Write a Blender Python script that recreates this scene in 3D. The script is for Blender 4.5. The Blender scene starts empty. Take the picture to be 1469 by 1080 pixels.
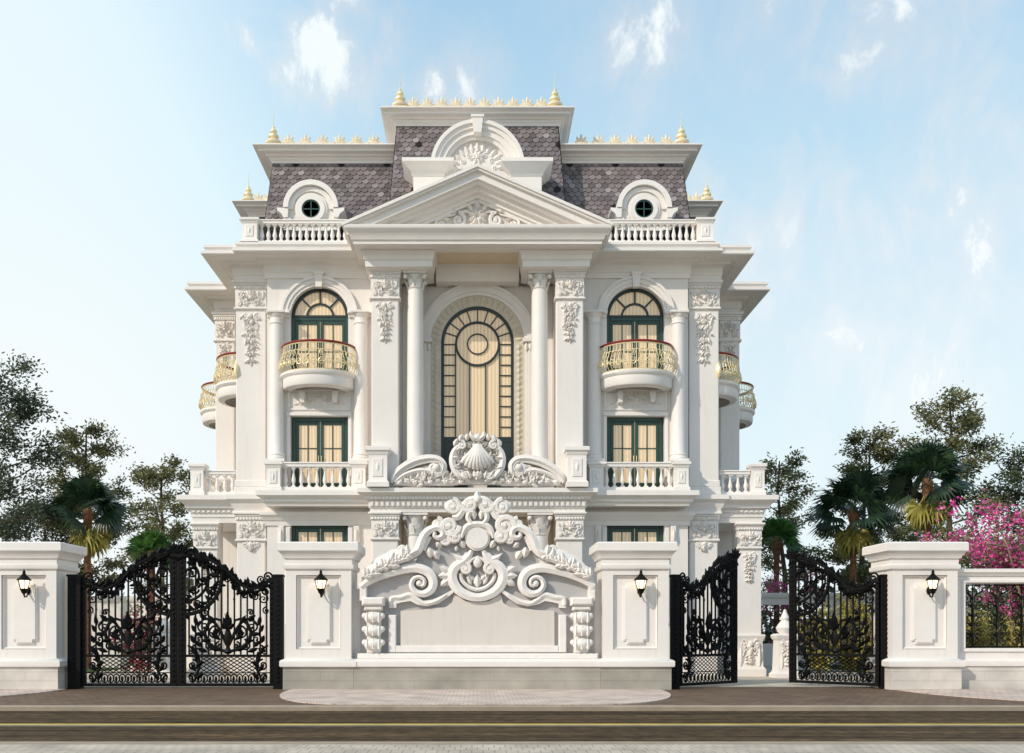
import bpy, math, random
from mathutils import Vector, Matrix
R = math.radians
PI = math.pi
sc = bpy.context.scene
COL = sc.collection

# ------------------------------------------------------------------ camera, sky, sun, exposure
EYE = 1.57                      # eye height above the far pavement
FPX = 1404.0                    # focal length in photo pixels (photo is 1469 wide)
CX, HY = 685.0, 905.0           # vanishing point of the facade normal / horizon row
cam_d = bpy.data.cameras.new('camera')
cam = bpy.data.objects.new('camera', cam_d)
COL.objects.link(cam)
cam.location = (0, 0, EYE)
cam.rotation_euler = (R(90), 0, 0)
cam_d.sensor_width = 36.0
cam_d.sensor_fit = 'HORIZONTAL'
cam_d.lens = 36.0 * FPX / 1469.0
cam_d.shift_x = (734.5 - CX) / 1469.0
cam_d.shift_y = (HY - 540.0) / 1469.0
cam_d.clip_start = 0.1
cam_d.clip_end = 6000
sc.camera = cam

SUN_AZ, SUN_EL = 50.0, 33.0     # degrees left of straight behind the viewer; above the horizon
to_sun = Vector((-math.sin(R(SUN_AZ)) * math.cos(R(SUN_EL)), -math.cos(R(SUN_AZ)) * math.cos(R(SUN_EL)), math.sin(R(SUN_EL))))
sun_d = bpy.data.lights.new('sun', 'SUN')
sun_d.energy = 2.9
sun_d.angle = R(0.5)
sun_d.color = (1.0, 0.905, 0.775)
sun = bpy.data.objects.new('sun', sun_d)
COL.objects.link(sun)
sun.rotation_euler = to_sun.to_track_quat('Z', 'Y').to_euler()
sun.location = (-40, -30, 40)

w = bpy.data.worlds.new('World')
sc.world = w
w.use_nodes = True
nt = w.node_tree
nt.nodes.clear()
N = nt.nodes.new
sky = N('ShaderNodeTexSky'); sky.sky_type = 'NISHITA'; sky.sun_disc = False
sky.sun_elevation = R(SUN_EL); sky.sun_rotation = math.atan2(to_sun.x, to_sun.y)
sky.air_density = 1.0; sky.dust_density = 0.6; sky.ozone_density = 1.6
bg1 = N('ShaderNodeBackground'); bg1.inputs[1].default_value = 0.15
nt.links.new(sky.outputs[0], bg1.inputs[0])
bg2 = N('ShaderNodeBackground'); bg2.inputs[1].default_value = 1.0
mixs = N('ShaderNodeMixShader')
out = N('ShaderNodeOutputWorld')
tc = N('ShaderNodeTexCoord')
def mth(op, a, b, clamp=True):
    m = N('ShaderNodeMath'); m.operation = op; m.use_clamp = clamp
    for i, q in enumerate((a, b)):
        if isinstance(q, (int, float)): m.inputs[i].default_value = q
        else: nt.links.new(q, m.inputs[i])
    return m.outputs[0]
def rng(src, a, b, c, d, smooth=False):
    m = N('ShaderNodeMapRange')
    if smooth: m.interpolation_type = 'SMOOTHSTEP'
    for i, q in enumerate((a, b, c, d)): m.inputs[i + 1].default_value = q
    nt.links.new(src, m.inputs[0]); return m.outputs[0]
sep = N('ShaderNodeSeparateXYZ'); nt.links.new(tc.outputs['Generated'], sep.inputs[0])
# thin high veil: pale blue aloft, whiter low down and on the sunward (left) side; thin behind the viewer
hz = N('ShaderNodeValToRGB'); e = hz.color_ramp.elements
e[0].position = 0.0; e[0].color = (0.86, 0.95, 0.98, 1); e[1].position = 0.56; e[1].color = (0.53, 0.84, 1.08, 1)
for p_, c_ in ((0.26, (0.75, 0.92, 0.98, 1)), (0.40, (0.64, 0.90, 1.02, 1))):
    q_ = e.new(p_); q_.color = c_
nt.links.new(sep.outputs[2], hz.inputs[0])
# wispy cirrus: soft patches in fixed directions of the sky, torn by a fine stretched noise
mp2 = N('ShaderNodeMapping'); mp2.inputs['Scale'].default_value = (9.0, 9.0, 3.6); mp2.inputs['Rotation'].default_value = (0, R(24), 0)
n2 = N('ShaderNodeTexNoise'); n2.inputs['Scale'].default_value = 1.9; n2.inputs['Detail'].default_value = 8; n2.inputs['Roughness'].default_value = 0.62; n2.inputs['Distortion'].default_value = 0.35
nt.links.new(tc.outputs['Generated'], mp2.inputs['Vector']); nt.links.new(mp2.outputs[0], n2.inputs['Vector'])
wob = N('ShaderNodeMix'); wob.data_type = 'VECTOR'; wob.inputs[0].default_value = 0.06
nt.links.new(tc.outputs['Generated'], wob.inputs[4]); nt.links.new(n2.outputs['Color'], wob.inputs[5])
cl = None
for az, el, rad_, wt in ((-10.0, 31.0, 0.105, 0.95), (-7.0, 30.0, 0.07, 0.6), (-1.5, 29.0, 0.075, 0.8), (9.5, 32.0, 0.13, 0.75), (16.0, 31.0, 0.12, 0.6), (23.0, 30.5, 0.12, 0.75), (27.5, 20.0, 0.18, 0.9), (20.0, 17.5, 0.18, 0.7), (25.0, 14.0, 0.15, 0.8), (14.0, 22.0, 0.10, 0.4), (-4.5, 31.0, 0.05, 0.6), (-22.0, 16.0, 0.12, 0.5), (-24, 30, .12, .6)):
    dv = Vector((math.sin(R(az)) * math.cos(R(el)), math.cos(R(az)) * math.cos(R(el)), math.sin(R(el)))) * 0.94 + Vector((0.03, 0.03, 0.03))
    vm = N('ShaderNodeVectorMath'); vm.operation = 'DISTANCE'; vm.inputs[1].default_value = dv
    nt.links.new(wob.outputs[1], vm.inputs[0])
    q_ = rng(vm.outputs['Value'], rad_, 0.0, 0.0, wt, True)
    cl = q_ if cl is None else mth('MAXIMUM', cl, q_)
cl = mth('MULTIPLY', cl, rng(n2.outputs[0], 0.28, 0.66, 0.22, 1.0, True))
cl = mth('ADD', cl, mth('MULTIPLY', rng(n2.outputs[0], 0.46, 0.72, 0.0, 1.0, True), 0.42))
left = rng(sep.outputs[0], -0.02, -0.40, 0.0, 1.0, True)
low = rng(sep.outputs[2], 0.40, 0.14, 0.0, 1.0, True)
white = mth('MAXIMUM', mth('MULTIPLY', cl, 1.0), mth('MAXIMUM', mth('MULTIPLY', left, mth('ADD', mth('MULTIPLY', low, 0.30), 0.70)), mth('MULTIPLY', low, 0.18)))
cm = N('ShaderNodeMix'); cm.data_type = 'RGBA'; cm.inputs[7].default_value = (0.93, 0.985, 0.995, 1)
nt.links.new(white, cm.inputs[0]); nt.links.new(hz.outputs[0], cm.inputs[6]); nt.links.new(cm.outputs[2], bg2.inputs[0])
fac = mth('MULTIPLY', mth('ADD', mth('MAXIMUM', rng(sep.outputs[2], 0.54, 0.15, 0.64, 0.95), white), mth('MULTIPLY', left, 0.4)), rng(sep.outputs[1], -0.35, 0.15, 0.68, 1.0, True))
nt.links.new(fac, mixs.inputs[0]); nt.links.new(bg1.outputs[0], mixs.inputs[1]); nt.links.new(bg2.outputs[0], mixs.inputs[2])
nt.links.new(mixs.outputs[0], out.inputs[0])

sc.view_settings.view_transform = 'Standard'
sc.view_settings.look = 'None'
sc.view_settings.exposure = 0.0
sc.view_settings.gamma = 1.0
sc.cycles.max_bounces = 6
sc.cycles.diffuse_bounces = 4
sc.cycles.transparent_max_bounces = 6
sc.cycles.use_denoising = True

# survey: metres from the photo's rows and columns for a plane at distance D
def X(px, D): return (px - CX) * D / FPX
def Z(py, D): return EYE + (HY - py) * D / FPX

# ------------------------------------------------------------------ materials
def mat(name, col, rough=0.6, spec=0.4, metal=0.0, var=0.05, vscale=1.5, bump=0.0, bscale=30.0, coat=0.0):
    m = bpy.data.materials.new(name); m.use_nodes = True
    t = m.node_tree; b = t.nodes['Principled BSDF']
    b.inputs['Roughness'].default_value = rough; b.inputs['Specular IOR Level'].default_value = spec
    b.inputs['Metallic'].default_value = metal; b.inputs['Coat Weight'].default_value = coat
    tcn = t.nodes.new('ShaderNodeTexCoord')
    nz = t.nodes.new('ShaderNodeTexNoise'); nz.inputs['Scale'].default_value = vscale; nz.inputs['Detail'].default_value = 6; nz.inputs['Roughness'].default_value = 0.6
    t.links.new(tcn.outputs['Object'], nz.inputs['Vector'])
    cr = t.nodes.new('ShaderNodeValToRGB')
    cr.color_ramp.elements[0].position = 0.3; cr.color_ramp.elements[1].position = 0.7
    cr.color_ramp.elements[0].color = tuple(max(0, c * (1 - var)) for c in col) + (1,)
    cr.color_ramp.elements[1].color = tuple(min(1, c * (1 + var)) for c in col) + (1,)
    t.links.new(nz.outputs[0], cr.inputs[0]); t.links.new(cr.outputs[0], b.inputs['Base Color'])
    if bump:
        n2 = t.nodes.new('ShaderNodeTexNoise'); n2.inputs['Scale'].default_value = bscale; n2.inputs['Detail'].default_value = 4
        t.links.new(tcn.outputs['Object'], n2.inputs['Vector'])
        bp = t.nodes.new('ShaderNodeBump'); bp.inputs['Strength'].default_value = bump; bp.inputs['Distance'].default_value = 0.02
        t.links.new(n2.outputs[0], bp.inputs['Height']); t.links.new(bp.outputs[0], b.inputs['Normal'])
    return m

def streaked_white(name, col):
    """painted plaster with faint rain streaks running down it"""
    m = mat(name, col, rough=0.55, spec=0.3, var=0.03, vscale=0.8, bump=0.08, bscale=40)
    t = m.node_tree; b = t.nodes['Principled BSDF']
    base = b.inputs['Base Color'].links[0].from_socket
    tcn = t.nodes.new('ShaderNodeTexCoord'); mpn = t.nodes.new('ShaderNodeMapping'); mpn.inputs['Scale'].default_value = (3.0, 3.0, 0.25)
    nz = t.nodes.new('ShaderNodeTexNoise'); nz.inputs['Scale'].default_value = 2.0; nz.inputs['Detail'].default_value = 7
    t.links.new(tcn.outputs['Object'], mpn.inputs[0]); t.links.new(mpn.outputs[0], nz.inputs['Vector'])
    mr = t.nodes.new('ShaderNodeMapRange'); mr.inputs[1].default_value = 0.55; mr.inputs[2].default_value = 0.8; mr.inputs[4].default_value = 0.42
    t.links.new(nz.outputs[0], mr.inputs[0])
    mx = t.nodes.new('ShaderNodeMix'); mx.data_type = 'RGBA'
    mx.inputs[7].default_value = (col[0] * 0.82, col[1] * 0.80, col[2] * 0.76, 1)
    t.links.new(mr.outputs[0], mx.inputs[0]); t.links.new(base, mx.inputs[6]); t.links.new(mx.outputs[2], b.inputs['Base Color'])
    return m

def tiled(name, c1, c2, mortar, w_, h_, rough=0.75, plane='XY', msize=0.012, off=0.5):
    m = bpy.data.materials.new(name); m.use_nodes = True
    t = m.node_tree; b = t.nodes['Principled BSDF']; b.inputs['Roughness'].default_value = rough; b.inputs['Specular IOR Level'].default_value = 0.3
    tcn = t.nodes.new('ShaderNodeTexCoord'); src = tcn.outputs['Object']
    if plane == 'XZ':
        sp = t.nodes.new('ShaderNodeSeparateXYZ'); cb = t.nodes.new('ShaderNodeCombineXYZ')
        ad = t.nodes.new('ShaderNodeMath'); ad.operation = 'ADD'
        t.links.new(src, sp.inputs[0]); t.links.new(sp.outputs[0], ad.inputs[0]); t.links.new(sp.outputs[1], ad.inputs[1])
        t.links.new(ad.outputs[0], cb.inputs[0]); t.links.new(sp.outputs[2], cb.inputs[1]); src = cb.outputs[0]
    br = t.nodes.new('ShaderNodeTexBrick'); br.inputs['Scale'].default_value = 1.0
    br.inputs['Brick Width'].default_value = w_; br.inputs['Row Height'].default_value = h_; br.inputs['Mortar Size'].default_value = msize
    br.inputs['Color1'].default_value = c1 + (1,); br.inputs['Color2'].default_value = c2 + (1,); br.inputs['Mortar'].default_value = mortar + (1,)
    br.offset = off
    t.links.new(src, br.inputs['Vector'])
    nz = t.nodes.new('ShaderNodeTexNoise'); nz.inputs['Scale'].default_value = 1.3; nz.inputs['Detail'].default_value = 8
    t.links.new(tcn.outputs['Object'], nz.inputs['Vector'])
    mr = t.nodes.new('ShaderNodeMapRange'); mr.inputs[3].default_value = 0.72; mr.inputs[4].default_value = 1.25; mr.inputs[1].default_value = 0.25; mr.inputs[2].default_value = 0.75
    t.links.new(nz.outputs[0], mr.inputs[0])
    mx = t.nodes.new('ShaderNodeMix'); mx.data_type = 'RGBA'; mx.blend_type = 'MULTIPLY'; mx.inputs[0].default_value = 1
    t.links.new(br.outputs[0], mx.inputs[6]); t.links.new(mr.outputs[0], mx.inputs[7]); t.links.new(mx.outputs[2], b.inputs['Base Color'])
    bp = t.nodes.new('ShaderNodeBump'); bp.inputs['Strength'].default_value = 0.5; bp.inputs['Distance'].default_value = 0.01; bp.invert = True
    t.links.new(br.outputs['Fac'], bp.inputs['Height']); t.links.new(bp.outputs[0], b.inputs['Normal'])
    return m

def island_mat(name, stops, rough=0.6, spec=0.35, transl=0.0, nscale=0.0):
    """one colour per loose piece (leaf, slate) drawn from a ramp, plus optional broad clumps"""
    m = bpy.data.materials.new(name); m.use_nodes = True
    t = m.node_tree; b = t.nodes['Principled BSDF']; b.inputs['Roughness'].default_value = rough; b.inputs['Specular IOR Level'].default_value = spec
    g = t.nodes.new('ShaderNodeNewGeometry'); cr = t.nodes.new('ShaderNodeValToRGB')
    els = cr.color_ramp.elements
    els[0].position, els[0].color = stops[0][0], stops[0][1] + (1,)
    els[1].position, els[1].color = stops[-1][0], stops[-1][1] + (1,)
    for p, c in stops[1:-1]:
        e = els.new(p); e.color = c + (1,)
    src = g.outputs['Random Per Island']
    if nscale:
        tcn = t.nodes.new('ShaderNodeTexCoord'); nz = t.nodes.new('ShaderNodeTexNoise'); nz.inputs['Scale'].default_value = nscale
        t.links.new(tcn.outputs['Object'], nz.inputs['Vector'])
        mr = t.nodes.new('ShaderNodeMapRange'); mr.inputs[1].default_value = 0.35; mr.inputs[2].default_value = 0.65
        t.links.new(nz.outputs[0], mr.inputs[0])
        mxx = t.nodes.new('ShaderNodeMix'); mxx.inputs[0].default_value = 0.5
        t.links.new(src, mxx.inputs[2]); t.links.new(mr.outputs[0], mxx.inputs[3]); src = mxx.outputs[0]
    t.links.new(src, cr.inputs[0]); t.links.new(cr.outputs[0], b.inputs['Base Color'])
    if transl:
        tr = t.nodes.new('ShaderNodeBsdfTranslucent'); ms = t.nodes.new('ShaderNodeMixShader'); ms.inputs[0].default_value = transl
        t.links.new(cr.outputs[0], tr.inputs[0]); o = t.nodes['Material Output']
        t.links.new(b.outputs[0], ms.inputs[1]); t.links.new(tr.outputs[0], ms.inputs[2]); t.links.new(ms.outputs[0], o.inputs[0])
    return m

M = {}
M['white'] = streaked_white('white_plaster', (0.80, 0.755, 0.71))
M['trim'] = mat('white_trim', (0.82, 0.775, 0.73), rough=0.5, spec=0.3, var=0.03, vscale=2.0, bump=0.06, bscale=50)
M['carve'] = mat('carved_plaster', (0.80, 0.755, 0.71), rough=0.55, spec=0.3, var=0.04, vscale=4.0, bump=0.55, bscale=11)
M['cream'] = mat('cream_plaster', (0.74, 0.60, 0.43), rough=0.6, var=0.05, vscale=3.0, bump=0.1)
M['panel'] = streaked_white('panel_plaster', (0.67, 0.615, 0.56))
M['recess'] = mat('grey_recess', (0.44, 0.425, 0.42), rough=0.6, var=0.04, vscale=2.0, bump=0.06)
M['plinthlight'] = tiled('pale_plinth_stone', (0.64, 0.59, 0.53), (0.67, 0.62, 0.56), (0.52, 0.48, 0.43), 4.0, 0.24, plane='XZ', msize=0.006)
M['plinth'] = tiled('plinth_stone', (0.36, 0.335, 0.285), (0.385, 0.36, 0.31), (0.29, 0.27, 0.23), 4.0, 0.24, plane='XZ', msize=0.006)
M['iron'] = mat('black_iron', (0.004, 0.004, 0.004), rough=0.5, spec=0.16, var=0.3, vscale=6, bump=0.1, bscale=60)
M['green'] = mat('green_frame', (0.022, 0.062, 0.048), rough=0.4, spec=0.5, var=0.1, vscale=3)
M['darkframe'] = mat('dark_frame', (0.016, 0.028, 0.026), rough=0.4, spec=0.5, var=0.1, vscale=3)
M['gold'] = mat('gold_leaf', (0.86, 0.73, 0.44), rough=0.4, spec=0.5, metal=0.3, var=0.12, vscale=8)
M['palegold'] = mat('pale_gold', (0.80, 0.69, 0.50), rough=0.5, spec=0.4, var=0.12, vscale=5)
M['red'] = mat('red_handrail', (0.22, 0.018, 0.016), rough=0.35, spec=0.5, var=0.1)
M['slate'] = island_mat('slates', [(0.0, (0.12, 0.10, 0.10)), (0.2, (0.16, 0.135, 0.135)), (0.6, (0.205, 0.173, 0.173)), (0.93, (0.245, 0.21, 0.21)), (1.0, (0.36, 0.32, 0.32))], rough=0.55)
M['slate_dark_and_shade'] = mat('dark_and_shade_slates', (0.022, 0.018, 0.020), rough=0.7, spec=0.2, var=0.2, vscale=5)
M['underlay'] = mat('roof_underlay', (0.05, 0.042, 0.045), rough=0.8, var=0.1)
M['oculus'] = mat('oculus_glass', (0.01, 0.022, 0.02), rough=0.08, spec=0.6, var=0.1)
def curtain_glass():
    m = bpy.data.materials.new('curtained_glass'); m.use_nodes = True
    t = m.node_tree; b = t.nodes['Principled BSDF']
    tcn = t.nodes.new('ShaderNodeTexCoord'); wv = t.nodes.new('ShaderNodeTexWave'); wv.wave_type = 'BANDS'; wv.bands_direction = 'X'
    wv.inputs['Scale'].default_value = 2.6; wv.inputs['Distortion'].default_value = 1.2; wv.inputs['Detail'].default_value = 2; wv.inputs['Detail Scale'].default_value = 0.5
    t.links.new(tcn.outputs['Object'], wv.inputs['Vector'])
    cr = t.nodes.new('ShaderNodeValToRGB'); cr.color_ramp.elements[0].color = (0.62, 0.46, 0.28, 1); cr.color_ramp.elements[1].color = (0.76, 0.60, 0.40, 1)
    t.links.new(wv.outputs[0], cr.inputs[0]); t.links.new(cr.outputs[0], b.inputs['Base Color'])
    b.inputs['Roughness'].default_value = 0.6; b.inputs['Coat Weight'].default_value = 0.6; b.inputs['Coat Roughness'].default_value = 0.03
    t.links.new(cr.outputs[0], b.inputs['Emission Color']); b.inputs['Emission Strength'].default_value = 0.22   # room light behind the drawn curtains
    return m
M['curtain'] = curtain_glass()
def lamp_glass():
    m = bpy.data.materials.new('lamp_glass'); m.use_nodes = True
    b = m.node_tree.nodes['Principled BSDF']; b.inputs['Base Color'].default_value = (0.9, 0.85, 0.7, 1); b.inputs['Roughness'].default_value = 0.2
    b.inputs['Emission Color'].default_value = (1.0, 0.80, 0.48, 1); b.inputs['Emission Strength'].default_value = 2.2
    return m
M['lamp'] = lamp_glass()
M['bark'] = mat('bark', (0.10, 0.075, 0.055), rough=0.9, spec=0.1, var=0.35, vscale=5, bump=0.6, bscale=12)
M['palebark'] = mat('pale_bark', (0.26, 0.20, 0.14), rough=0.9, spec=0.1, var=0.35, vscale=5, bump=0.6, bscale=12)
M['leaf'] = island_mat('olive_leaves', [(0.0, (0.045, 0.060, 0.028)), (0.5, (0.15, 0.16, 0.065)), (1.0, (0.32, 0.30, 0.14))], rough=0.5, transl=0.25, nscale=0.7)
M['leafdark'] = island_mat('dark_leaves', [(0.0, (0.024, 0.042, 0.030)), (0.6, (0.075, 0.10, 0.058)), (1.0, (0.17, 0.19, 0.10))], rough=0.5, transl=0.2, nscale=0.7)
M['leaflight'] = island_mat('light_leaves', [(0.0, (0.06, 0.075, 0.032)), (0.5, (0.20, 0.205, 0.085)), (1.0, (0.36, 0.34, 0.17))], rough=0.5, transl=0.3, nscale=0.7)
M['palm'] = island_mat('palm_blades', [(0.0, (0.010, 0.024, 0.014)), (0.7, (0.022, 0.052, 0.026)), (1.0, (0.05, 0.10, 0.035))], rough=0.4, spec=0.5, transl=0.12)
M['palmgreen'] = island_mat('green_fronds', [(0.0, (0.02, 0.06, 0.015)), (0.6, (0.05, 0.15, 0.025)), (1.0, (0.12, 0.24, 0.05))], rough=0.4, spec=0.5, transl=0.25)
M['drypalm'] = island_mat('dry_fronds', [(0.0, (0.15, 0.14, 0.03)), (0.6, (0.36, 0.32, 0.06)), (1.0, (0.54, 0.46, 0.12))], rough=0.6, transl=0.2)
M['palmtrunk'] = mat('palm_trunk', (0.19, 0.095, 0.05), rough=0.85, spec=0.1, var=0.45, vscale=7, bump=0.8, bscale=10)
M['petal'] = island_mat('magenta_bracts', [(0.0, (0.55, 0.035, 0.25)), (0.6, (0.85, 0.11, 0.42)), (1.0, (0.95, 0.38, 0.62))], rough=0.6, transl=0.3)
M['redpetal'] = island_mat('red_petals', [(0.0, (0.40, 0.02, 0.06)), (0.6, (0.62, 0.06, 0.14)), (1.0, (0.75, 0.22, 0.30))], rough=0.6, transl=0.3)
M['grass'] = mat('lawn', (0.05, 0.085, 0.028), rough=0.9, spec=0.1, var=0.35, vscale=3, bump=0.8, bscale=40)
M['earth'] = mat('far_ground', (0.10, 0.11, 0.06), rough=0.95, spec=0.1, var=0.3, vscale=0.05)
M['court'] = tiled('court_paving', (0.50, 0.44, 0.36), (0.56, 0.50, 0.41), (0.36, 0.32, 0.27), 0.6, 0.6)
M['apron'] = tiled('brown_paving', (0.14, 0.090, 0.058), (0.185, 0.12, 0.078), (0.09, 0.06, 0.04), 0.24, 0.24, msize=0.012)
M['lightpave'] = tiled('pale_paving', (0.58, 0.465, 0.40), (0.65, 0.53, 0.46), (0.41, 0.33, 0.28), 0.2, 0.2, msize=0.010)
M['nearpave'] = tiled('near_paving', (0.48, 0.41, 0.335), (0.54, 0.46, 0.38), (0.31, 0.265, 0.22), 0.15, 0.3, msize=0.008)
M['kerb'] = mat('kerb_stone', (0.34, 0.275, 0.205), rough=0.8, var=0.15, vscale=2, bump=0.3)
def road_mat():
    m = mat('asphalt', (0.052, 0.036, 0.020), rough=0.85, spec=0.15, var=0.55, vscale=5, bump=0.4, bscale=90)
    t = m.node_tree; b = t.nodes['Principled BSDF']; base = b.inputs['Base Color'].links[0].from_socket
    tcn = t.nodes.new('ShaderNodeTexCoord'); mpn = t.nodes.new('ShaderNodeMapping'); mpn.inputs['Scale'].default_value = (0.09, 2.2, 1)
    nz = t.nodes.new('ShaderNodeTexNoise'); nz.inputs['Scale'].default_value = 1.6; nz.inputs['Detail'].default_value = 12; nz.inputs['Roughness'].default_value = 0.65; nz.inputs['Distortion'].default_value = 0.6
    t.links.new(tcn.outputs['Object'], mpn.inputs[0]); t.links.new(mpn.outputs[0], nz.inputs['Vector'])
    cr = t.nodes.new('ShaderNodeValToRGB'); cr.color_ramp.elements[0].position = 0.32; cr.color_ramp.elements[0].color = (0.30, 0.28, 0.25, 1)
    cr.color_ramp.elements[1].position = 0.70; cr.color_ramp.elements[1].color = (2.6, 2.4, 2.1, 1)
    mx = t.nodes.new('ShaderNodeMix'); mx.data_type = 'RGBA'; mx.blend_type = 'MULTIPLY'; mx.inputs[0].default_value = 1
    t.links.new(nz.outputs[0], cr.inputs[0]); t.links.new(base, mx.inputs[6]); t.links.new(cr.outputs[0], mx.inputs[7]); t.links.new(mx.outputs[2], b.inputs['Base Color'])
    return m
M['road'] = road_mat()
M['yellow'] = mat('yellow_paint', (0.56, 0.40, 0.08), rough=0.7, var=0.25, vscale=1.5)
M['paleline'] = mat('worn_white_paint', (0.30, 0.29, 0.27), rough=0.7, var=0.3, vscale=1.5)

# ------------------------------------------------------------------ mesh helpers
def smooth_line(pts, ws, k=4):
    P_ = [pts[0]] + list(pts) + [pts[-1]]; o, wo = [], []
    for i in range(1, len(P_) - 2):
        a, b, c, d = P_[i - 1], P_[i], P_[i + 1], P_[i + 2]
        for j in range(k):
            t = j / k
            o.append(tuple(0.5 * (2 * b[m] + (c[m] - a[m]) * t + (2 * a[m] - 5 * b[m] + 4 * c[m] - d[m]) * t * t + (3 * b[m] - a[m] - 3 * c[m] + d[m]) * t ** 3) for m in range(2)))
            wo.append(ws[i - 1] + (ws[i] - ws[i - 1]) * t)
    o.append(tuple(pts[-1])); wo.append(ws[-1]); return o, wo
OFF = {}            # world position of the thing an object belongs to
class MB:
    def __init__(s, mirror=False):
        s.v, s.f, s.mirror, s.mi = [], [], mirror, {}
    def add(s, vs, fs):
        n = len(s.v); s.v += [tuple(p) for p in vs]; s.f += [tuple(i + n for i in q) for q in fs]
    def box(s, x0, x1, y0, y1, z0, z1):
        s.add([(x0, y0, z0), (x1, y0, z0), (x1, y1, z0), (x0, y1, z0), (x0, y0, z1), (x1, y0, z1), (x1, y1, z1), (x0, y1, z1)],
              [(0, 1, 5, 4), (1, 2, 6, 5), (2, 3, 7, 6), (3, 0, 4, 7), (4, 5, 6, 7), (3, 2, 1, 0)])
    def bbox(s, x0, x1, y0, y1, z0, z1, b):
        """box with its front edges chamfered by b (front is -y)"""
        pts = [(x0, z0), (x1, z0), (x1, z1), (x0, z1)]
        ins = [(x0 + b, z0 + b), (x1 - b, z0 + b), (x1 - b, z1 - b), (x0 + b, z1 - b)]
        v = [(p[0], y0, p[1]) for p in ins] + [(p[0], y0 + b, p[1]) for p in pts] + [(p[0], y1, p[1]) for p in pts]
        f = [(0, 1, 2, 3)]
        for k in (0, 4):
            for i in range(4):
                j = (i + 1) % 4; f.append((k + j, k + i, k + 4 + i, k + 4 + j))
        f.append((11, 10, 9, 8)); s.add(v, f)
    def prism(s, poly, y0, y1):
        """polygon in x,z (counter-clockwise seen from the front) extruded from y0 (front) to y1"""
        a = sum(poly[i][0] * poly[(i + 1) % len(poly)][1] - poly[(i + 1) % len(poly)][0] * poly[i][1] for i in range(len(poly)))
        if a < 0: poly = poly[::-1]
        n = len(poly)
        s.add([(p[0], y0, p[1]) for p in poly] + [(p[0], y1, p[1]) for p in poly],
              [tuple(range(n)), tuple(range(2 * n - 1, n - 1, -1))] + [((i + 1) % n, i, n + i, n + (i + 1) % n) for i in range(n)])
    def band(s, A, B, y0, y1, closed=False):
        """strip between two equally long x,z point lists, extruded y0..y1"""
        n = len(A); v = []
        for p, q in zip(A, B): v += [(p[0], y0, p[1]), (q[0], y0, q[1]), (q[0], y1, q[1]), (p[0], y1, p[1])]
        f = []
        for i in range(n if closed else n - 1):
            a = 4 * i; b = 4 * ((i + 1) % n)
            f += [(a, a + 1, b + 1, b), (a + 1, a + 2, b + 2, b + 1), (a + 2, a + 3, b + 3, b + 2), (a + 3, a, b, b + 3)]
        if not closed: f += [(0, 3, 2, 1), (4 * n - 4, 4 * n - 3, 4 * n - 2, 4 * n - 1)]
        s.add(v, f)
    def rband(s, pts, w, y0, y1, bulge=0.0):
        """ribbon of width w (number or list) along x,z points, front face crowned by bulge"""
        ws = list(w) if isinstance(w, (list, tuple)) else [w] * len(pts)
        if len(pts) >= 4: pts, ws = smooth_line(pts, ws)
        n = len(pts); L, C, Rr = [], [], []
        for i, p in enumerate(pts):
            a = pts[max(0, i - 1)]; b = pts[min(n - 1, i + 1)]
            dx, dz = b[0] - a[0], b[1] - a[1]; l = math.hypot(dx, dz) or 1
            nx, nz_ = -dz / l * ws[i] / 2, dx / l * ws[i] / 2
            L.append((p[0] + nx, p[1] + nz_)); Rr.append((p[0] - nx, p[1] - nz_)); C.append(p)
        v = []
        for i in range(n):
            v += [(L[i][0], y1, L[i][1]), (L[i][0], y0 + bulge, L[i][1]), (C[i][0], y0, C[i][1]), (Rr[i][0], y0 + bulge, Rr[i][1]), (Rr[i][0], y1, Rr[i][1])]
        f = []
        for i in range(n - 1):
            for k in range(4): f.append((5 * i + k, 5 * i + k + 1, 5 * i + 5 + k + 1, 5 * i + 5 + k))
        f += [(0, 4, 3, 2, 1), tuple(5 * n - 5 + k for k in range(5))]
        s.add(v, f)
    def lathe(s, cx, cy, prof, n=16, a0=0.0, a1=2 * PI, sx=1.0, sy=1.0):
        full = abs(a1 - a0 - 2 * PI) < 1e-6; m = n if full else n + 1
        v = []
        for r, z in prof:
            for i in range(m):
                a = a0 + (a1 - a0) * i / n
                v.append((cx + sx * r * math.cos(a), cy + sy * r * math.sin(a), z))
        f = []
        for k in range(len(prof) - 1):
            for i in range(n):
                j = (i + 1) % m; f.append((k * m + i, k * m + j, (k + 1) * m + j, (k + 1) * m + i))
        if full:
            f.append(tuple(range(m - 1, -1, -1))); k = (len(prof) - 1) * m; f.append(tuple(range(k, k + m)))
        s.add(v, f)
    def square(s, cx, cy, prof):
        """square lathe: profile (half width, z)"""
        v = []
        for h, z in prof: v += [(cx - h, cy - h, z), (cx + h, cy - h, z), (cx + h, cy + h, z), (cx - h, cy + h, z)]
        f = [(3, 2, 1, 0)]
        for k in range(len(prof) - 1):
            for i in range(4): f.append((4 * k + i, 4 * k + (i + 1) % 4, 4 * k + 4 + (i + 1) % 4, 4 * k + 4 + i))
        k = 4 * (len(prof) - 1); f.append((k, k + 1, k + 2, k + 3)); s.add(v, f)
    def rect(s, x0, x1, y0, y1, prof):
        """mouldings round a rectangle: profile (outset, z)"""
        v = []
        for h, z in prof: v += [(x0 - h, y0 - h, z), (x1 + h, y0 - h, z), (x1 + h, y1 + h, z), (x0 - h, y1 + h, z)]
        f = [(3, 2, 1, 0)]
        for k in range(len(prof) - 1):
            for i in range(4): f.append((4 * k + i, 4 * k + (i + 1) % 4, 4 * k + 4 + (i + 1) % 4, 4 * k + 4 + i))
        k = 4 * (len(prof) - 1); f.append((k, k + 1, k + 2, k + 3)); s.add(v, f)
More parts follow.
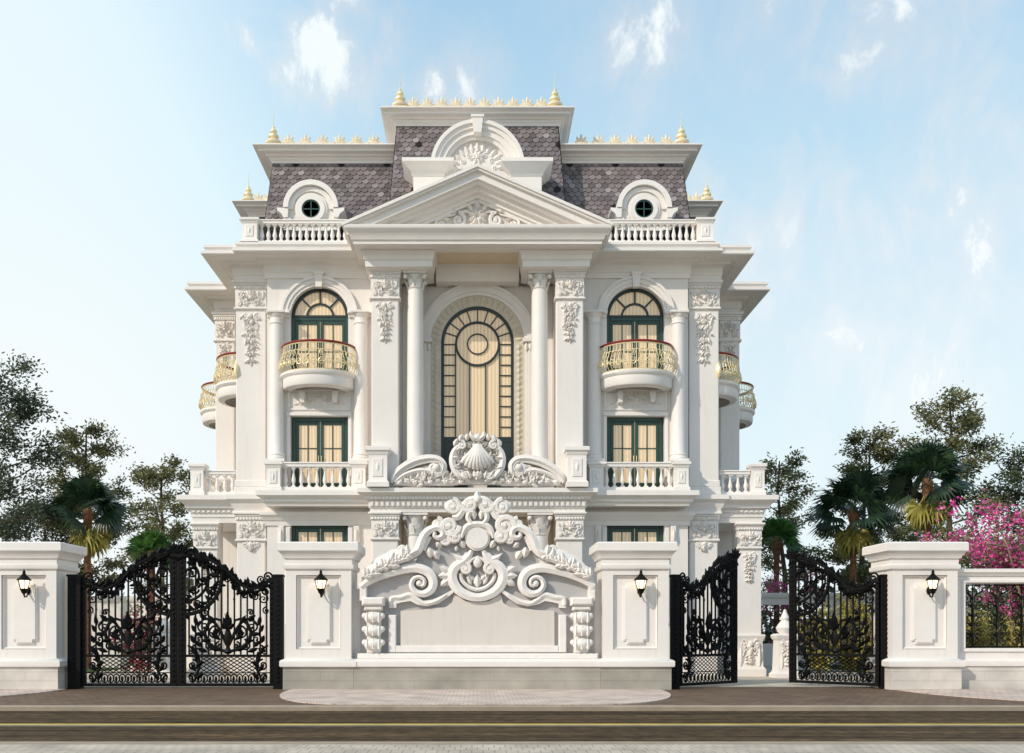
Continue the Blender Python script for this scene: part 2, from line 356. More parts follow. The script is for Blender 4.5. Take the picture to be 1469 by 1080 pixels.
    def sweep(s, prof, path, cap=True):
        """moulding profile (out, z) along a plan path; out is to the right of travel"""
        n = len(path); m = len(prof); v = []
        for i in range(n):
            p = Vector(path[i]); d = []
            if i > 0: d.append((p - Vector(path[i - 1])).normalized())
            if i < n - 1: d.append((Vector(path[i + 1]) - p).normalized())
            ns = [Vector((q.y, -q.x)) for q in d]
            nn = ns[0] if len(ns) == 1 else (ns[0] + ns[1]) / max(0.2, 1 + ns[0].dot(ns[1]))
            for o, z in prof: v.append((p.x + nn.x * o, p.y + nn.y * o, z))
        f = []
        for i in range(n - 1):
            for k in range(m - 1): f.append((i * m + k, (i + 1) * m + k, (i + 1) * m + k + 1, i * m + k + 1))
        if cap: f += [tuple(range(m)), tuple((n - 1) * m + k for k in range(m - 1, -1, -1))]
        s.add(v, f)
    def tube(s, pts, r, n=6, cap=True):
        pts = [Vector(p) for p in pts]; m = len(pts)
        rs = r if isinstance(r, (list, tuple)) else [r] * m
        v = []; u = None
        for i in range(m):
            t = (pts[min(m - 1, i + 1)] - pts[max(0, i - 1)])
            t = t.normalized() if t.length > 1e-9 else Vector((0, 0, 1))
            if u is None:
                u = t.cross(Vector((0, 1, 0)));
                if u.length < 0.1: u = t.cross(Vector((1, 0, 0)))
            u = (u - t * u.dot(t)); u = u.normalized() if u.length > 1e-6 else t.orthogonal().normalized()
            w_ = t.cross(u)
            for k in range(n):
                a = 2 * PI * k / n; v.append(pts[i] + (u * math.cos(a) + w_ * math.sin(a)) * rs[i])
        f = []
        for i in range(m - 1):
            for k in range(n):
                j = (k + 1) % n; f.append((i * n + k, i * n + j, (i + 1) * n + j, (i + 1) * n + k))
        if cap: f += [tuple(range(n - 1, -1, -1)), tuple((m - 1) * n + k for k in range(n))]
        s.add(v, f)
    def ball(s, cx, cy, cz, rx, ry=None, rz=None, nu=10, nv=6):
        ry = rx if ry is None else ry; rz = rx if rz is None else rz
        v = [(cx, cy, cz - rz)]
        for j in range(1, nv):
            b = -PI / 2 + PI * j / nv
            for i in range(nu):
                a = 2 * PI * i / nu; v.append((cx + rx * math.cos(b) * math.cos(a), cy + ry * math.cos(b) * math.sin(a), cz + rz * math.sin(b)))
        v.append((cx, cy, cz + rz)); f = []
        for i in range(nu): f.append((0, 1 + (i + 1) % nu, 1 + i))
        for j in range(nv - 2):
            for i in range(nu):
                a = 1 + j * nu; f.append((a + i, a + (i + 1) % nu, a + nu + (i + 1) % nu, a + nu + i))
        a = 1 + (nv - 2) * nu
        for i in range(nu): f.append((a + i, a + (i + 1) % nu, len(v) - 1))
        s.add(v, f)
    # ---- relief ornament in the x,z plane, y is the front of the ground it lies on
    def leaf(s, x, z, y, ang, L, W, h=0.06, lobes=True):
        ca, sa = math.cos(ang), math.sin(ang)
        def P(u, w_, d): return (x + ca * u - sa * w_, y - d, z + sa * u + ca * w_)
        spine = [(0, 0.35), (0.35, 1.0), (0.7, 0.9), (1.0, 0.35)]
        wid = [0.25, 1.0, 0.75, 0.0]
        v = []
        for (u, d), w_ in zip(spine, wid):
            v += [P(u * L, w_ * W / 2, 0), P(u * L, 0, d * h), P(u * L, -w_ * W / 2, 0)]
        f = []
        for i in range(3):
            for k in range(2): f.append((3 * i + k, 3 * i + 3 + k, 3 * i + 4 + k, 3 * i + 1 + k))
        s.add(v, f)
    def spiral(s, cx, cz, y, r, a0, turns, d=1, th=0.03, tail=None, n=6, lift=0.5, r1=0.15):
        k = max(10, int(14 * abs(turns))); pts = []; rs = []
        for i in range(k + 1):
            t = i / k; rr = r * (1 - t) + r * r1 * t; a = a0 + d * 2 * PI * turns * t
            pts.append((cx + rr * math.cos(a), y - th * lift, cz + rr * math.sin(a))); rs.append(th * (1 - 0.35 * t))
        if tail: pts = [(q[0], y - th * lift, q[1]) for q in tail] + pts; rs = [th * (0.5 + 0.5 * i / max(1, len(tail))) for i in range(len(tail))] + rs
        s.tube(pts, rs, n); s.ball(pts[-1][0], pts[-1][1], pts[-1][2], th * 1.3, nu=6, nv=4)
    def rosette(s, x, z, y, r, n=6, h=0.05):
        for i in range(n):
            s.leaf(x, z, y, 2 * PI * i / n + 0.3, r, r * 0.8, h)
        s.ball(x, y - h * 0.6, z, r * 0.28, r * 0.28, r * 0.28, 7, 4)
    def build(s, name, m, parent=None, world=True, smooth=38, off=None):
        """one mesh object; world=True means the vertices are world metres and are brought to the parent thing's origin"""
        me = bpy.data.meshes.new(name)
        o = OFF.get(parent.name, Vector((0, 0, 0))) if (parent is not None and world) else Vector((0, 0, 0))
        if off is not None: o = Vector(off)
        vs = [(-x if s.mirror else x, y, z) for x, y, z in s.v]
        vs = [(x - o.x, y - o.y, z - o.z) for x, y, z in vs]
        fs = [q[::-1] for q in s.f] if s.mirror else s.f
        me.from_pydata(vs, [], fs)
        if not s.mi: me.validate()
        for q in (m if isinstance(m, (list, tuple)) else [m]): me.materials.append(q)
        if s.mi: me.polygons.foreach_set('material_index', [s.mi.get(i, 0) for i in range(len(me.polygons))])
        if smooth:
            me.polygons.foreach_set('use_smooth', [True] * len(me.polygons)); me.set_sharp_from_angle(angle=R(smooth))
        me.update()
        ob = bpy.data.objects.new(name, me); COL.objects.link(ob)
        if parent is not None: ob.parent = parent; OFF[ob.name] = OFF.get(parent.name, Vector((0, 0, 0)))
        return ob

def thing(name, label, cat, loc=(0, 0, 0), group=None, rz=0.0):
    o = bpy.data.objects.new(name, None); COL.objects.link(o); o.location = loc; o.rotation_euler = (0, 0, rz)
    o.empty_display_size = 0.3
    o['label'] = label; o['category'] = cat
    if group: o['group'] = group
    OFF[o.name] = Vector(loc)
    return o
def tag(o, label, cat, group=None):
    o['label'] = label; o['category'] = cat
    if group: o['group'] = group
    return o
def struct(name, mb, m, label=None):
    o = mb.build(name, m); o['kind'] = 'structure'
    if label: o['label'] = label
    return o
def copy_tree(o, parent=None):
    c = o.copy(); COL.objects.link(c)
    if parent is not None: c.parent = parent
    for ch in list(o.children): copy_tree(ch, c)
    return c
def instance(src, parent, loc):
    """copy of a small part (baluster and the like), sharing its mesh"""
    c = src.copy(); COL.objects.link(c); c.parent = parent; c.location = loc
    return c
def arc(cx, cz, r, a0, a1, n): return [(cx + r * math.cos(a0 + (a1 - a0) * i / n), cz + r * math.sin(a0 + (a1 - a0) * i / n)) for i in range(n + 1)]
# ------------------------------------------------------------------ ground, road, pavements
YF = 26.0                        # street face of the boundary wall
def sheet(name, x0, x1, y0, y1, z, m, label=None):
    b = MB(); b.add([(x0, y0, z), (x1, y0, z), (x1, y1, z), (x0, y1, z)], [(0, 1, 2, 3)])
    return struct(name, b, m, label)
b = MB()
b.add([(-2500, 20.35, -0.02), (2500, 20.35, -0.02), (2500, 4000, -0.02), (-2500, 4000, -0.02)], [(0, 1, 2, 3)])
b.add([(-2500, -300, -0.095), (2500, -300, -0.095), (2500, 20.35, -0.095), (-2500, 20.35, -0.095)], [(0, 1, 2, 3)])
b.add([(-2500, 20.35, -0.095), (2500, 20.35, -0.095), (2500, 20.35, -0.02), (-2500, 20.35, -0.02)], [(0, 1, 2, 3)])
struct('ground', b, M['earth'], 'open ground running out to the horizon')
sheet('road', -300, 300, 13.7, 20.3, -0.09, M['road'], 'dark streaky asphalt road')
sheet('road_marking', -300, 300, 17.22, 17.48, -0.086, M['yellow'], 'yellow line along the road')
o = sheet('road_marking', -300, 300, 17.02, 17.14, -0.086, M['paleline'], 'worn pale line beside the yellow line')
sheet('pavement', -60, 60, 20.55, 27.4, 0.0, M['apron'], 'brown paving in front of the gates')
b = MB(); b.bbox(-300, 300, 20.3, 20.55, -0.12, 0.012, 0.02); struct('kerb', b, M['kerb'], 'pale kerb at the foot of the house pavement')
b = MB(); b.box(-300, 300, 13.55, 13.8, -0.12, 0.012); struct('kerb', b, M['kerb'], 'kerb of the near pavement')
sheet('pavement', -300, 300, -20, 13.55, 0.0, M['nearpave'], 'pale tiled pavement on the viewer side of the road')
# pale paved islands in front of the wall sections, rounded at their ends
def island(x0, x1, r0, r1):
    y0, y1 = 20.75, YF + 0.1
    ry = (y1 - y0) * 0.86; pts = []
    if r0: pts += [(x0 + r0 - r0 * math.cos(a), y0 + ry - ry * math.sin(a)) for a in [PI / 2 * i / 10 for i in range(11)]]
    else: pts += [(x0, y0)]
    if r1: pts += [(x1 - r1 + r1 * math.sin(a), y0 + ry - ry * math.cos(a)) for a in [PI / 2 * i / 10 for i in range(11)]]
    else: pts += [(x1, y0)]
    pts += [(x1, y1), (x0, y1)]
    b = MB(); n = len(pts)
    b.add([(p[0], p[1], 0.024) for p in pts] + [(p[0], p[1], -0.01) for p in pts], [tuple(range(n))] + [(i, n + i, n + (i + 1) % n, (i + 1) % n) for i in range(n)])
    struct('pavement', b, M['lightpave'], 'pale paved strip in front of the boundary wall')
island(-60, X(98, 26) - 0.1, 0, 3.2)
island(X(396, 24), X(968, 24), 2.2, 2.2)
island(X(1280, 26) + 0.1, 60, 3.2, 0)
sheet('courtyard', -22, 22, 27.4, 46, 0.004, M['court'], 'beige paved forecourt behind the gates')
for x0, x1 in ((-24, -14.6), (14.6, 24)):
    sheet('lawn', x0, x1, 34.5, 46, 0.03, M['grass'], 'lawn strip beside the house')

# ------------------------------------------------------------------ the mansion
H = thing('mansion', 'white classical three storey mansion with slate mansard roof and pedimented portico', 'house', (0, 33, 0))
def part(mb, name, m, parent=None, **k): return mb.build(name, m, parent or H, **k)

ZC = 14.45                      # top of the main cornice
ZF = 6.22                       # top of the first floor cornice
# --- bodies
b = MB(); b.box(-8.2, 8.2, 33.75, 50, 0, 14.2); b.box(-9.85, 9.85, 37, 49.9, 0.0, 14.19)
part(b, 'wall', M['white'])

# --- first floor and main cornices (swept mouldings)
main_prof = [(0, 13.55), (0.07, 13.55), (0.07, 13.72), (0.10, 13.75), (0.10, 13.98), (0.17, 14.02), (0.22, 14.04), (0.30, 14.05), (0.34, 14.12), (0.50, 14.14), (0.52, 14.10), (0.92, 14.12), (0.95, 14.15), (0.95, 14.24), (0.80, 14.26), (0.82, 14.32), (0.88, 14.38), (0.88, 14.46), (0.0, 14.50)]
for s in (0, 1):
    b = MB(mirror=bool(s))
    b.sweep(main_prof, [(-9.85, 49), (-9.85, 37), (-8.28, 37), (-8.28, 33.55), (-7.16, 33.55), (-7.16, 33.3), (-3.3, 33.3)])
    part(b, 'cornice', M['trim'])
slabprof = [(0, 5.74), (0.05, 5.74), (0.07, 5.82), (0.16, 5.88), (0.17, 5.96), (0.27, 6.02), (0.33, 6.06), (0.33, 6.22), (0, 6.23)]
porchprof = [(-0.02, 5.30), (0.0, 5.30), (0.02, 5.48), (0.06, 5.50), (0.06, 5.62), (0.10, 5.64), (0.10, 5.74), (0.22, 5.80), (0.24, 5.90), (0.36, 6.00), (0.45, 6.05), (0.45, 6.21), (0, 6.22)]
for s in (0, 1):
    b = MB(mirror=bool(s))
    # corner pilaster break and bay balcony slab
    b.sweep([(0, 5.62), (0.05, 5.62), (0.06, 5.74), (0.13, 5.86), (0.15, 5.96), (0.24, 6.02), (0.28, 6.06), (0.28, 6.215), (0, 6.225)], [(-8.28, 37), (-8.28, 33.55), (-7.05, 33.55)])
    b.sweep(slabprof, [(-7.0, 33.6), (-7.0, 32.65), (-3.3, 32.65)])
    b.box(-6.99, -3.3, 32.66, 33.6, 5.745, 6.18)
    b.sweep([(0, 5.15), (0.05, 5.15), (0.07, 5.30), (0.12, 5.34), (0.14, 5.42), (0.22, 5.50), (0.22, 5.60), (0, 5.62)], [(-7.16, 33.75), (-7.16, 33.3), (-3.3, 33.3)])
    part(b, 'floor_cornice', M['trim'])

def dentils(b, x0, x1, y, z0, z1, d=0.07, step=0.16, axis='x'):
    n = int(abs(x1 - x0) / step)
    for i in range(n):
        a = x0 + (x1 - x0) * (i + 0.5) / n; h = step * 0.3
        if axis == 'x': b.box(a - h, a + h, y - d, y + 0.01, z0, z1)
        else: b.box(y - d, y + d, a - h, a + h, z0, z1)

# --- side porches on the ground floor
def carved_capital(b, cx, yf, z0, z1, hw, depth=0.12, seed=0):
    """relief capital on a flat pilaster front at yf: stepped abacus, neck band, and a field of scrolls, leaves and a palmette"""
    h = z1 - z0; rnd = random.Random(11 + seed)
    b.bbox(cx - hw - 0.11, cx + hw + 0.11, yf - 0.15, yf + 0.3, z1 - 0.09 * h, z1, 0.02)
    b.bbox(cx - hw - 0.07, cx + hw + 0.07, yf - 0.10, yf + 0.3, z1 - 0.16 * h, z1 - 0.09 * h, 0.02)
    b.bbox(cx - hw - 0.05, cx + hw + 0.05, yf - 0.07, yf + 0.3, z1 - 0.28 * h, z1 - 0.16 * h, 0.015)
    b.bbox(cx - hw - 0.06, cx + hw + 0.06, yf - 0.08, yf + 0.3, z0, z0 + 0.07 * h, 0.02)
    b.bbox(cx - hw - 0.02, cx + hw + 0.02, yf - 0.03, yf + 0.3, z0 + 0.07 * h, z1 - 0.28 * h, 0.01)
    yf -= 0.03; zm = z0 + 0.40 * h
    for i in range(9): b.leaf(cx - hw + 2 * hw * (i + 0.5) / 9, z1 - 0.27 * h, yf - 0.04, R(90), 0.10 * h, hw * 0.22, 0.04)
    for i in range(7): b.leaf(cx, zm + 0.02 * h, yf, R(90 + (i - 3) * 28), (0.30 - 0.02 * abs(i - 3)) * h, hw * 0.26, 0.11)
    b.ball(cx, yf - 0.06, zm, hw * 0.15, hw * 0.12, hw * 0.15, 8, 5)
    for d in (-1, 1):
        b.spiral(cx + d * hw * 0.60, zm + 0.10 * h, yf, hw * 0.26, R(-90), 1.5, d, 0.042, n=5, tail=[(cx + d * hw * 0.05, zm - 0.16 * h), (cx + d * hw * 0.35, zm - 0.18 * h)])
        b.spiral(cx + d * hw * 0.32, zm - 0.18 * h, yf, hw * 0.18, R(90), 1.3, -d, 0.036, n=5)
        b.spiral(cx + d * hw * 0.78, zm - 0.20 * h, yf, hw * 0.16, R(90), 1.2, d, 0.034, n=5)
        for _ in range(9):
            b.leaf(cx + d * hw * rnd.uniform(0.2, 0.85), z0 + h * rnd.uniform(0.12, 0.55), yf - 0.01, R(90 - d * rnd.uniform(-20, 80)), h * rnd.uniform(0.10, 0.18), hw * rnd.uniform(0.13, 0.22), 0.09)
def drop(b, cx, yf, z1, z0, hw):
    """hanging festoon: a dense taper of husks, leaves, scrolls and buds"""
    h = z1 - z0; rnd = random.Random(5)
    def wd(q): return hw * (0.12 + 0.88 * (1 - q) ** 0.8 * (0.78 + 0.22 * math.sin(q * 16)))
    for d in (-1, 1):
        b.spiral(cx + d * hw * 0.55, z1 - 0.10 * h, yf, hw * 0.34, R(90), 1.3, d, 0.04, n=5)
        b.spiral(cx + d * hw * 0.40, z1 - 0.30 * h, yf, hw * 0.24, R(90), 1.2, -d, 0.034, n=5)
        b.spiral(cx + d * hw * 0.26, z1 - 0.50 * h, yf, hw * 0.18, R(90), 1.1, d, 0.03, n=5)
        for i in range(15):
            q = 0.06 + 0.86 * i / 15; x = wd(q) * rnd.uniform(0.25, 0.8)
            b.leaf(cx + d * x, z1 - q * h, yf, R(-90 + d * rnd.uniform(-15, 75)), h * rnd.uniform(0.08, 0.13), hw * rnd.uniform(0.20, 0.34), rnd.uniform(0.06, 0.11))
    for i in range(7):
        q = 0.08 + 0.12 * i; b.ball(cx + rnd.uniform(-.15, .15) * hw, yf - 0.03, z1 - q * h, hw * (0.24 - 0.018 * i), hw * 0.2, hw * (0.24 - 0.018 * i), 8, 5)
        for d in (-1, 1): b.leaf(cx, z1 - (q + 0.05) * h, yf - 0.02, R(-90 + d * 38), 0.11 * h, hw * 0.3, 0.10)
    b.leaf(cx, z1 - 0.86 * h, yf, R(-90), 0.14 * h, hw * 0.3, 0.07)
def pilaster(s, x0, x1, yf, yb, z0, z1, cap_h, drop_h, name='pilaster', base=0.0):
    """flat shafted pilaster with carved capital; built on the left, mirrored for s=1"""
    b = MB(mirror=bool(s)); cx = (x0 + x1) / 2; hw = (x1 - x0) / 2
    b.bbox(x0, x1, yf, yb, z0, z1, 0.03)
    if base:
        b.bbox(x0 - 0.06, x1 + 0.06, yf - 0.07, yb, z0, z0 + base * 0.55, 0.02); b.bbox(x0 - 0.03, x1 + 0.03, yf - 0.04, yb, z0 + base * 0.55, z0 + base, 0.02)
    p = part(b, name, M['white'])
    c = MB(mirror=bool(s)); carved_capital(c, cx, yf, z1 - cap_h, z1, hw); part(c, 'capital', M['carve'], p)
    if drop_h:
        c = MB(mirror=bool(s)); drop(c, cx, yf, z1 - cap_h - 0.06, z1 - cap_h - drop_h, hw * 0.75); part(c, 'carved_festoon', M['carve'], p)
    return p
for s in (0, 1):
    pilaster(s, -8.28, -7.25, 33.55, 33.8, ZF + 0.01, 13.56, 0.98, 1.95, base=0.5)      # corner, upper floors
    pilaster(s, -8.24, -7.27, 33.55, 33.8, 0, 5.64, 1.0, 0.35)                         # corner, ground floor
    pilaster(s, -3.49, -2.59, 32.2, 33.75, ZF + 0.01, 13.44, 0.97, 1.45)               # portico, upper floors
    pilaster(s, -3.47, -2.61, 32.2, 33.75, 0, 5.48, 0.92, 0.0)                         # portico, ground floor
    pilaster(s, -9.87, -9.15, 37.0 - 0.15, 37.3, ZF + 0.01, 13.56, 1.1, 0.9)             # wing corner
def round_column(s, cx, cy, r0, r1, z0, z1, cap='doric', ped=None):
    b = MB(mirror=bool(s)); h = z1 - z0
    b.lathe(cx, cy, [(r0 * 1.25, z0), (r0 * 1.28, z0 + 0.06), (r0 * 1.1, z0 + 0.12), (r0 * 1.2, z0 + 0.17), (r0, z0 + 0.24), (r0 * 1.0, z0 + h * 0.33), (r0 * 0.96, z0 + h * 0.6), (r1, z1 - 0.42), (r1 * 1.12, z1 - 0.41), (r1 * 1.12, z1 - 0.37), (r1, z1 - 0.36), (r1 * 1.0, z1 - 0.2)], 24)
    b.box(cx - r0 * 1.32, cx + r0 * 1.32, cy - r0 * 1.32, cy + r0 * 1.32, z0 - 0.08, z0)
    p = part(b, 'column', M['trim'])
    c = MB(mirror=bool(s))
    if cap == 'doric':
        c.lathe(cx, cy, [(r1, z1 - 0.21), (r1 * 1.1, z1 - 0.19), (r1 * 1.25, z1 - 0.10), (r1 * 1.3, z1 - 0.07)], 20)
        c.box(cx - r1 * 1.38, cx + r1 * 1.38, cy - r1 * 1.38, cy + r1 * 1.38, z1 - 0.07, z1)
    else:
        H_ = cap
        c.lathe(cx, cy, [(r1 * 1.05, z1 - H_), (r1 * 1.15, z1 - H_ + 0.03), (r1 * 0.95, z1 - H_ + 0.06), (r1 * 1.0, z1 - 0.4 * H_), (r1 * 1.35, z1 - 0.1)], 20)
        c.box(cx - r1 * 1.5, cx + r1 * 1.5, cy - r1 * 1.5, cy + r1 * 1.5, z1 - 0.09, z1)
        for k in range(8):
            a = 2 * PI * k / 8 + PI / 8
            for (zz, hh, ww) in ((z1 - H_ + 0.05, H_ * 0.45, 0.7), (z1 - H_ * 0.62, H_ * 0.4, 0.6)):
                px, py = cx + r1 * 1.02 * math.cos(a), cy + r1 * 1.02 * math.sin(a)
                qx, qy = cx + r1 * 1.45 * math.cos(a), cy + r1 * 1.45 * math.sin(a)
                tx, ty = -math.sin(a) * r1 * ww * 0.5, math.cos(a) * r1 * ww * 0.5
                mx, my = cx + r1 * 1.22 * math.cos(a), cy + r1 * 1.22 * math.sin(a)
                c.add([(px - tx, py - ty, zz), (px + tx, py + ty, zz), (mx - tx, my - ty, zz + hh * 0.6), (mx + tx, my + ty, zz + hh * 0.6), (qx, qy, zz + hh), ((mx + qx) / 2, (my + qy) / 2, zz + hh * 0.55)], [(0, 1, 3, 5, 2), (2, 5, 4), (5, 3, 4)])
                a += PI / 8
        for dx in (-1, 1):
            for dy in (-1, 1):
                c.ball(cx + dx * r1 * 1.2, cy + dy * r1 * 1.2, z1 - 0.19, r1 * 0.30, nu=8, nv=5)
    part(c, 'capital', M['carve'], p)
    return p
for s in (0, 1):
    round_column(s, -2.06, 32.5, 0.285, 0.26, ZF + 0.09, 13.42, 0.55)
    round_column(s, -2.06, 32.6, 0.30, 0.28, 0.09, 5.48, 0.75)
    round_column(s, -6.80, 33.16, 0.235, 0.22, 7.36, 12.36)
    round_column(s, -3.95, 33.16, 0.235, 0.22, 7.36, 12.36)

# --- portico, ground floor entablature and floor
pprof = [(0, 5.47), (0.04, 5.47), (0.05, 5.60), (0.09, 5.62), (0.09, 5.84), (0.20, 5.88), (0.23, 5.97), (0.34, 6.04), (0.42, 6.08), (0.42, 6.22), (0, 6.24)]
b = MB(); b.sweep(pprof, [(-3.49, 33.6), (-3.49, 32.2), (3.49, 32.2), (3.49, 33.6)])
b.box(-3.48, 3.48, 32.21, 33.74, 5.49, 6.2)
dentils(b, -3.56, 3.56, 32.11, 5.67, 5.80, 0.07, 0.17)
dentils(b, -3.5, 3.5, 32.0, 5.895, 5.955, 0.05, 0.12)
part(b, 'portico_entablature', M['trim'])
b = MB(); b.box(-2.55, 2.55, 33.70, 33.745, 0, 5.45); part(b, 'porch_wall', M['cream'])

# --- bays: wall with a ground window, a french door and an arched door, one above the other
XA, XB = -6.36, -4.40
def bay_wall(s):
    b = MB(mirror=bool(s)); y0, y1 = 33.3, 33.75
    b.box(-7.16, XA, y0, y1, 0, 13.6); b.box(XB, -3.3, y0, y1, 0, 13.6)
    for z0, z1 in ((0, 2.0), (5.21, ZF), (8.87, 10.15)): b.box(XA, XB, y0, y1, z0, z1)
    cx = (XA + XB) / 2; r = (XB - XA) / 2
    b.prism(arc(cx, 12.3, r, PI, 0, 24) + [(XB, 13.6), (XA, 13.6)], y0, y1)
    w_ = part(b, 'wall', M['white'])
    t = MB(mirror=bool(s))
    # archivolt in three steps, imposts, keystone
    for ra, rb, d in ((r + 0.0, r + 0.10, 0.06), (r + 0.10, r + 0.24, 0.10), (r + 0.24, r + 0.33, 0.15)):
        t.band(arc(cx, 12.3, ra, PI, 0, 28), arc(cx, 12.3, rb, PI, 0, 28), y0 - d, y0 + 0.02)
    for x0, x1 in ((-7.16, XA), (XB, -3.55)):
        t.bbox(x0 - 0.01, x1 + 0.012, y0 - 0.165, y0 + 0.02, 12.33, 12.46, 0.03)
        t.bbox(x0 + 0.02, x1 - 0.02, y0 - 0.08, y0 + 0.02, 12.22, 12.33, 0.02)
    t.prism([(cx - 0.10, 13.22), (cx + 0.10, 13.22), (cx + 0.15, 13.72), (cx - 0.15, 13.72)], y0 - 0.20, y0 + 0.01)
    t.bbox(cx - 0.18, cx + 0.18, y0 - 0.23, y0 + 0.01, 13.64, 13.76, 0.02)
    part(t, 'archivolt', M['trim'])
    # lower door surround and carved panel over it
    t = MB(mirror=bool(s))
    for x0, x1 in ((XA - 0.13, XA), (XB, XB + 0.13)): t.bbox(x0, x1, y0 - 0.06, y0 + 0.01, ZF + 0.02, 8.87, 0.02)
    t.bbox(XA - 0.13, XB + 0.13, y0 - 0.08, y0 + 0.01, 8.872, 9.0, 0.02)
    for x0, x1, z0, z1 in ((XA - 0.10, XB + 0.10, 9.06, 9.14), (XA - 0.10, XB + 0.10, 9.72, 9.80), (XA - 0.10, XA - 0.02, 9.142, 9.718), (XB + 0.02, XB + 0.10, 9.142, 9.718)):
        t.bbox(x0, x1, y0 - 0.05, y0 + 0.01, z0, z1, 0.02)
    part(t, 'door_surround', M['trim'])
    t = MB(mirror=bool(s))
    t.rosette(cx, 9.47, y0, 0.15, 7, 0.07); t.leaf(cx, 9.55, y0, R(90), 0.17, 0.16, 0.06)
    for d in (-1, 1):
        t.spiral(cx + d * 0.30, 9.42, y0, 0.12, PI / 2, 1.3, d, 0.03, n=5, tail=[(cx + d * 0.08, 9.56), (cx + d * 0.2, 9.56)])
        t.spiral(cx + d * 0.62, 9.34, y0, 0.10, PI / 2, 1.2, -d, 0.028, n=5, tail=[(cx + d * 0.36, 9.50), (cx + d * 0.5, 9.48)])
        t.leaf(cx + d * 0.4, 9.42, y0, R(90 - d * 70), 0.25, 0.10, 0.05); t.leaf(cx + d * 0.68, 9.32, y0, R(90 - d * 105), 0.22, 0.09, 0.05)
        t.leaf(cx + d * 0.14, 9.4, y0, R(90 - d * 130), 0.22, 0.09, 0.05)
    part(t, 'carved_panel', M['carve'])
    # ground window surround
    t = MB(mirror=bool(s))
    t.bbox(XA - 0.16, XB + 0.16, y0 - 0.09, y0 + 0.01, 1.8, 1.995, 0.02)
    for x0, x1 in ((XA - 0.16, XA - 0.0), (XB + 0.0, XB + 0.16)): t.bbox(x0, x1, y0 - 0.07, y0 + 0.01, 1.995, 5.08, 0.02)
    for d, x in ((-1, XA - 0.30), (1, XB + 0.30)):
        t.bbox(x - 0.10, x + 0.10, y0 - 0.12, y0 + 0.01, 4.55, 5.14, 0.03); t.leaf(x, 4.62, y0 - 0.12, R(90), 0.4, 0.18, 0.08)
    part(t, 'window_surround', M['trim'])
for s in (0, 1): bay_wall(s)

def french_window(s, x0, x1, z0, z1, y, name, fan=None, m=None):
    m = m or M['green']
    b = MB(mirror=bool(s)); yb = y + 0.09; cx = (x0 + x1) / 2
    j = 0.12
    b.bbox(x0, x0 + j, y, yb, z0, z1, 0.012); b.bbox(x1 - j, x1, y, yb, z0, z1, 0.012)
    b.bbox(x0 + j, x1 - j, y + 0.002, yb, z1 - 0.13, z1, 0.012); b.bbox(x0 + j, x1 - j, y + 0.002, yb, z0, z0 + 0.25, 0.012)
    leaves = ((x0 + j, cx - 0.012), (cx + 0.012, x1 - j))
    for a, c in leaves:
        for p, q in ((a, a + 0.11), (c - 0.11, c)): b.bbox(p + 0.004, q - 0.004, y + 0.02, yb, z0 + 0.25, z1 - 0.13, 0.01)
        b.bbox(a + 0.11, c - 0.11, y + 0.022, yb, z1 - 0.25, z1 - 0.132, 0.01); b.bbox(a + 0.11, c - 0.11, y + 0.022, yb, z0 + 0.252, z0 + 0.40, 0.01)
        b.box((a + c) / 2 - 0.016, (a + c) / 2 + 0.016, y + 0.035, yb, z0 + 0.40, z1 - 0.25)
        hb = z0 + (z1 - z0) * (0.60 if fan is None else 0.45)
        for xx0, xx1 in ((a + 0.11, (a + c) / 2 - 0.016), ((a + c) / 2 + 0.016, c - 0.11)): b.box(xx0, xx1, y + 0.038, yb, hb - 0.016, hb + 0.016)
    w_ = part(b, name, m)
    g = MB(mirror=bool(s)); g.box(x0 + 0.02, x1 - 0.02, y + 0.065, y + 0.078, z0 + 0.05, z1 - 0.05); part(g, 'pane', M['curtain'], w_)
    h = MB(mirror=bool(s))
    for d in (-1, 1): h.tube([(cx + d * 0.05, y - 0.03, z0 + (z1 - z0) * 0.42), (cx + d * 0.05, y - 0.03, z0 + (z1 - z0) * 0.5)], 0.014, 5)
    part(h, 'handle', M['gold'], w_)
    if fan:
        r = fan; f = MB(mirror=bool(s))
        f.band(arc(cx, z1, r - 0.11, 0, PI, 28), arc(cx, z1, r, 0, PI, 28), y - 0.005, yb)
        f.band(arc(cx, z1, r * 0.46 - 0.035, 0, PI, 20), arc(cx, z1, r * 0.46 + 0.035, 0, PI, 20), y + 0.01, yb)
        f.bbox(x0 + 0.01, x1 - 0.01, y - 0.012, yb, z1 - 0.03, z1 + 0.06, 0.01)
        for a in (45, 90, 135):
            ca, sa = math.cos(R(a)), math.sin(R(a))
            f.prism([(cx + ca * r * 0.48 - sa * 0.028, z1 + sa * r * 0.48 + ca * 0.028), (cx + ca * (r - 0.09) - sa * 0.028, z1 + sa * (r - 0.09) + ca * 0.028),
                     (cx + ca * (r - 0.09) + sa * 0.028, z1 + sa * (r - 0.09) - ca * 0.028), (cx + ca * r * 0.48 + sa * 0.028, z1 + sa * r * 0.48 - ca * 0.028)], y + 0.012, yb)
        fl = part(f, 'fanlight', M['darkframe'], w_)
        g = MB(mirror=bool(s)); g.prism(arc(cx, z1, r - 0.03, 0, PI, 24), y + 0.06, y + 0.075); part(g, 'fanlight_pane', M['curtain'], w_)
    return w_
for s in (0, 1):
    french_window(s, XA + 0.005, XB - 0.005, 2.0, 5.205, 33.48, 'window')
    french_window(s, XA + 0.03, XB - 0.03, ZF + 0.02, 8.865, 33.45, 'french_door')
    french_window(s, XA + 0.005, XB - 0.005, 10.16, 12.3, 33.45, 'french_door', fan=(XB - XA) / 2 - 0.003)

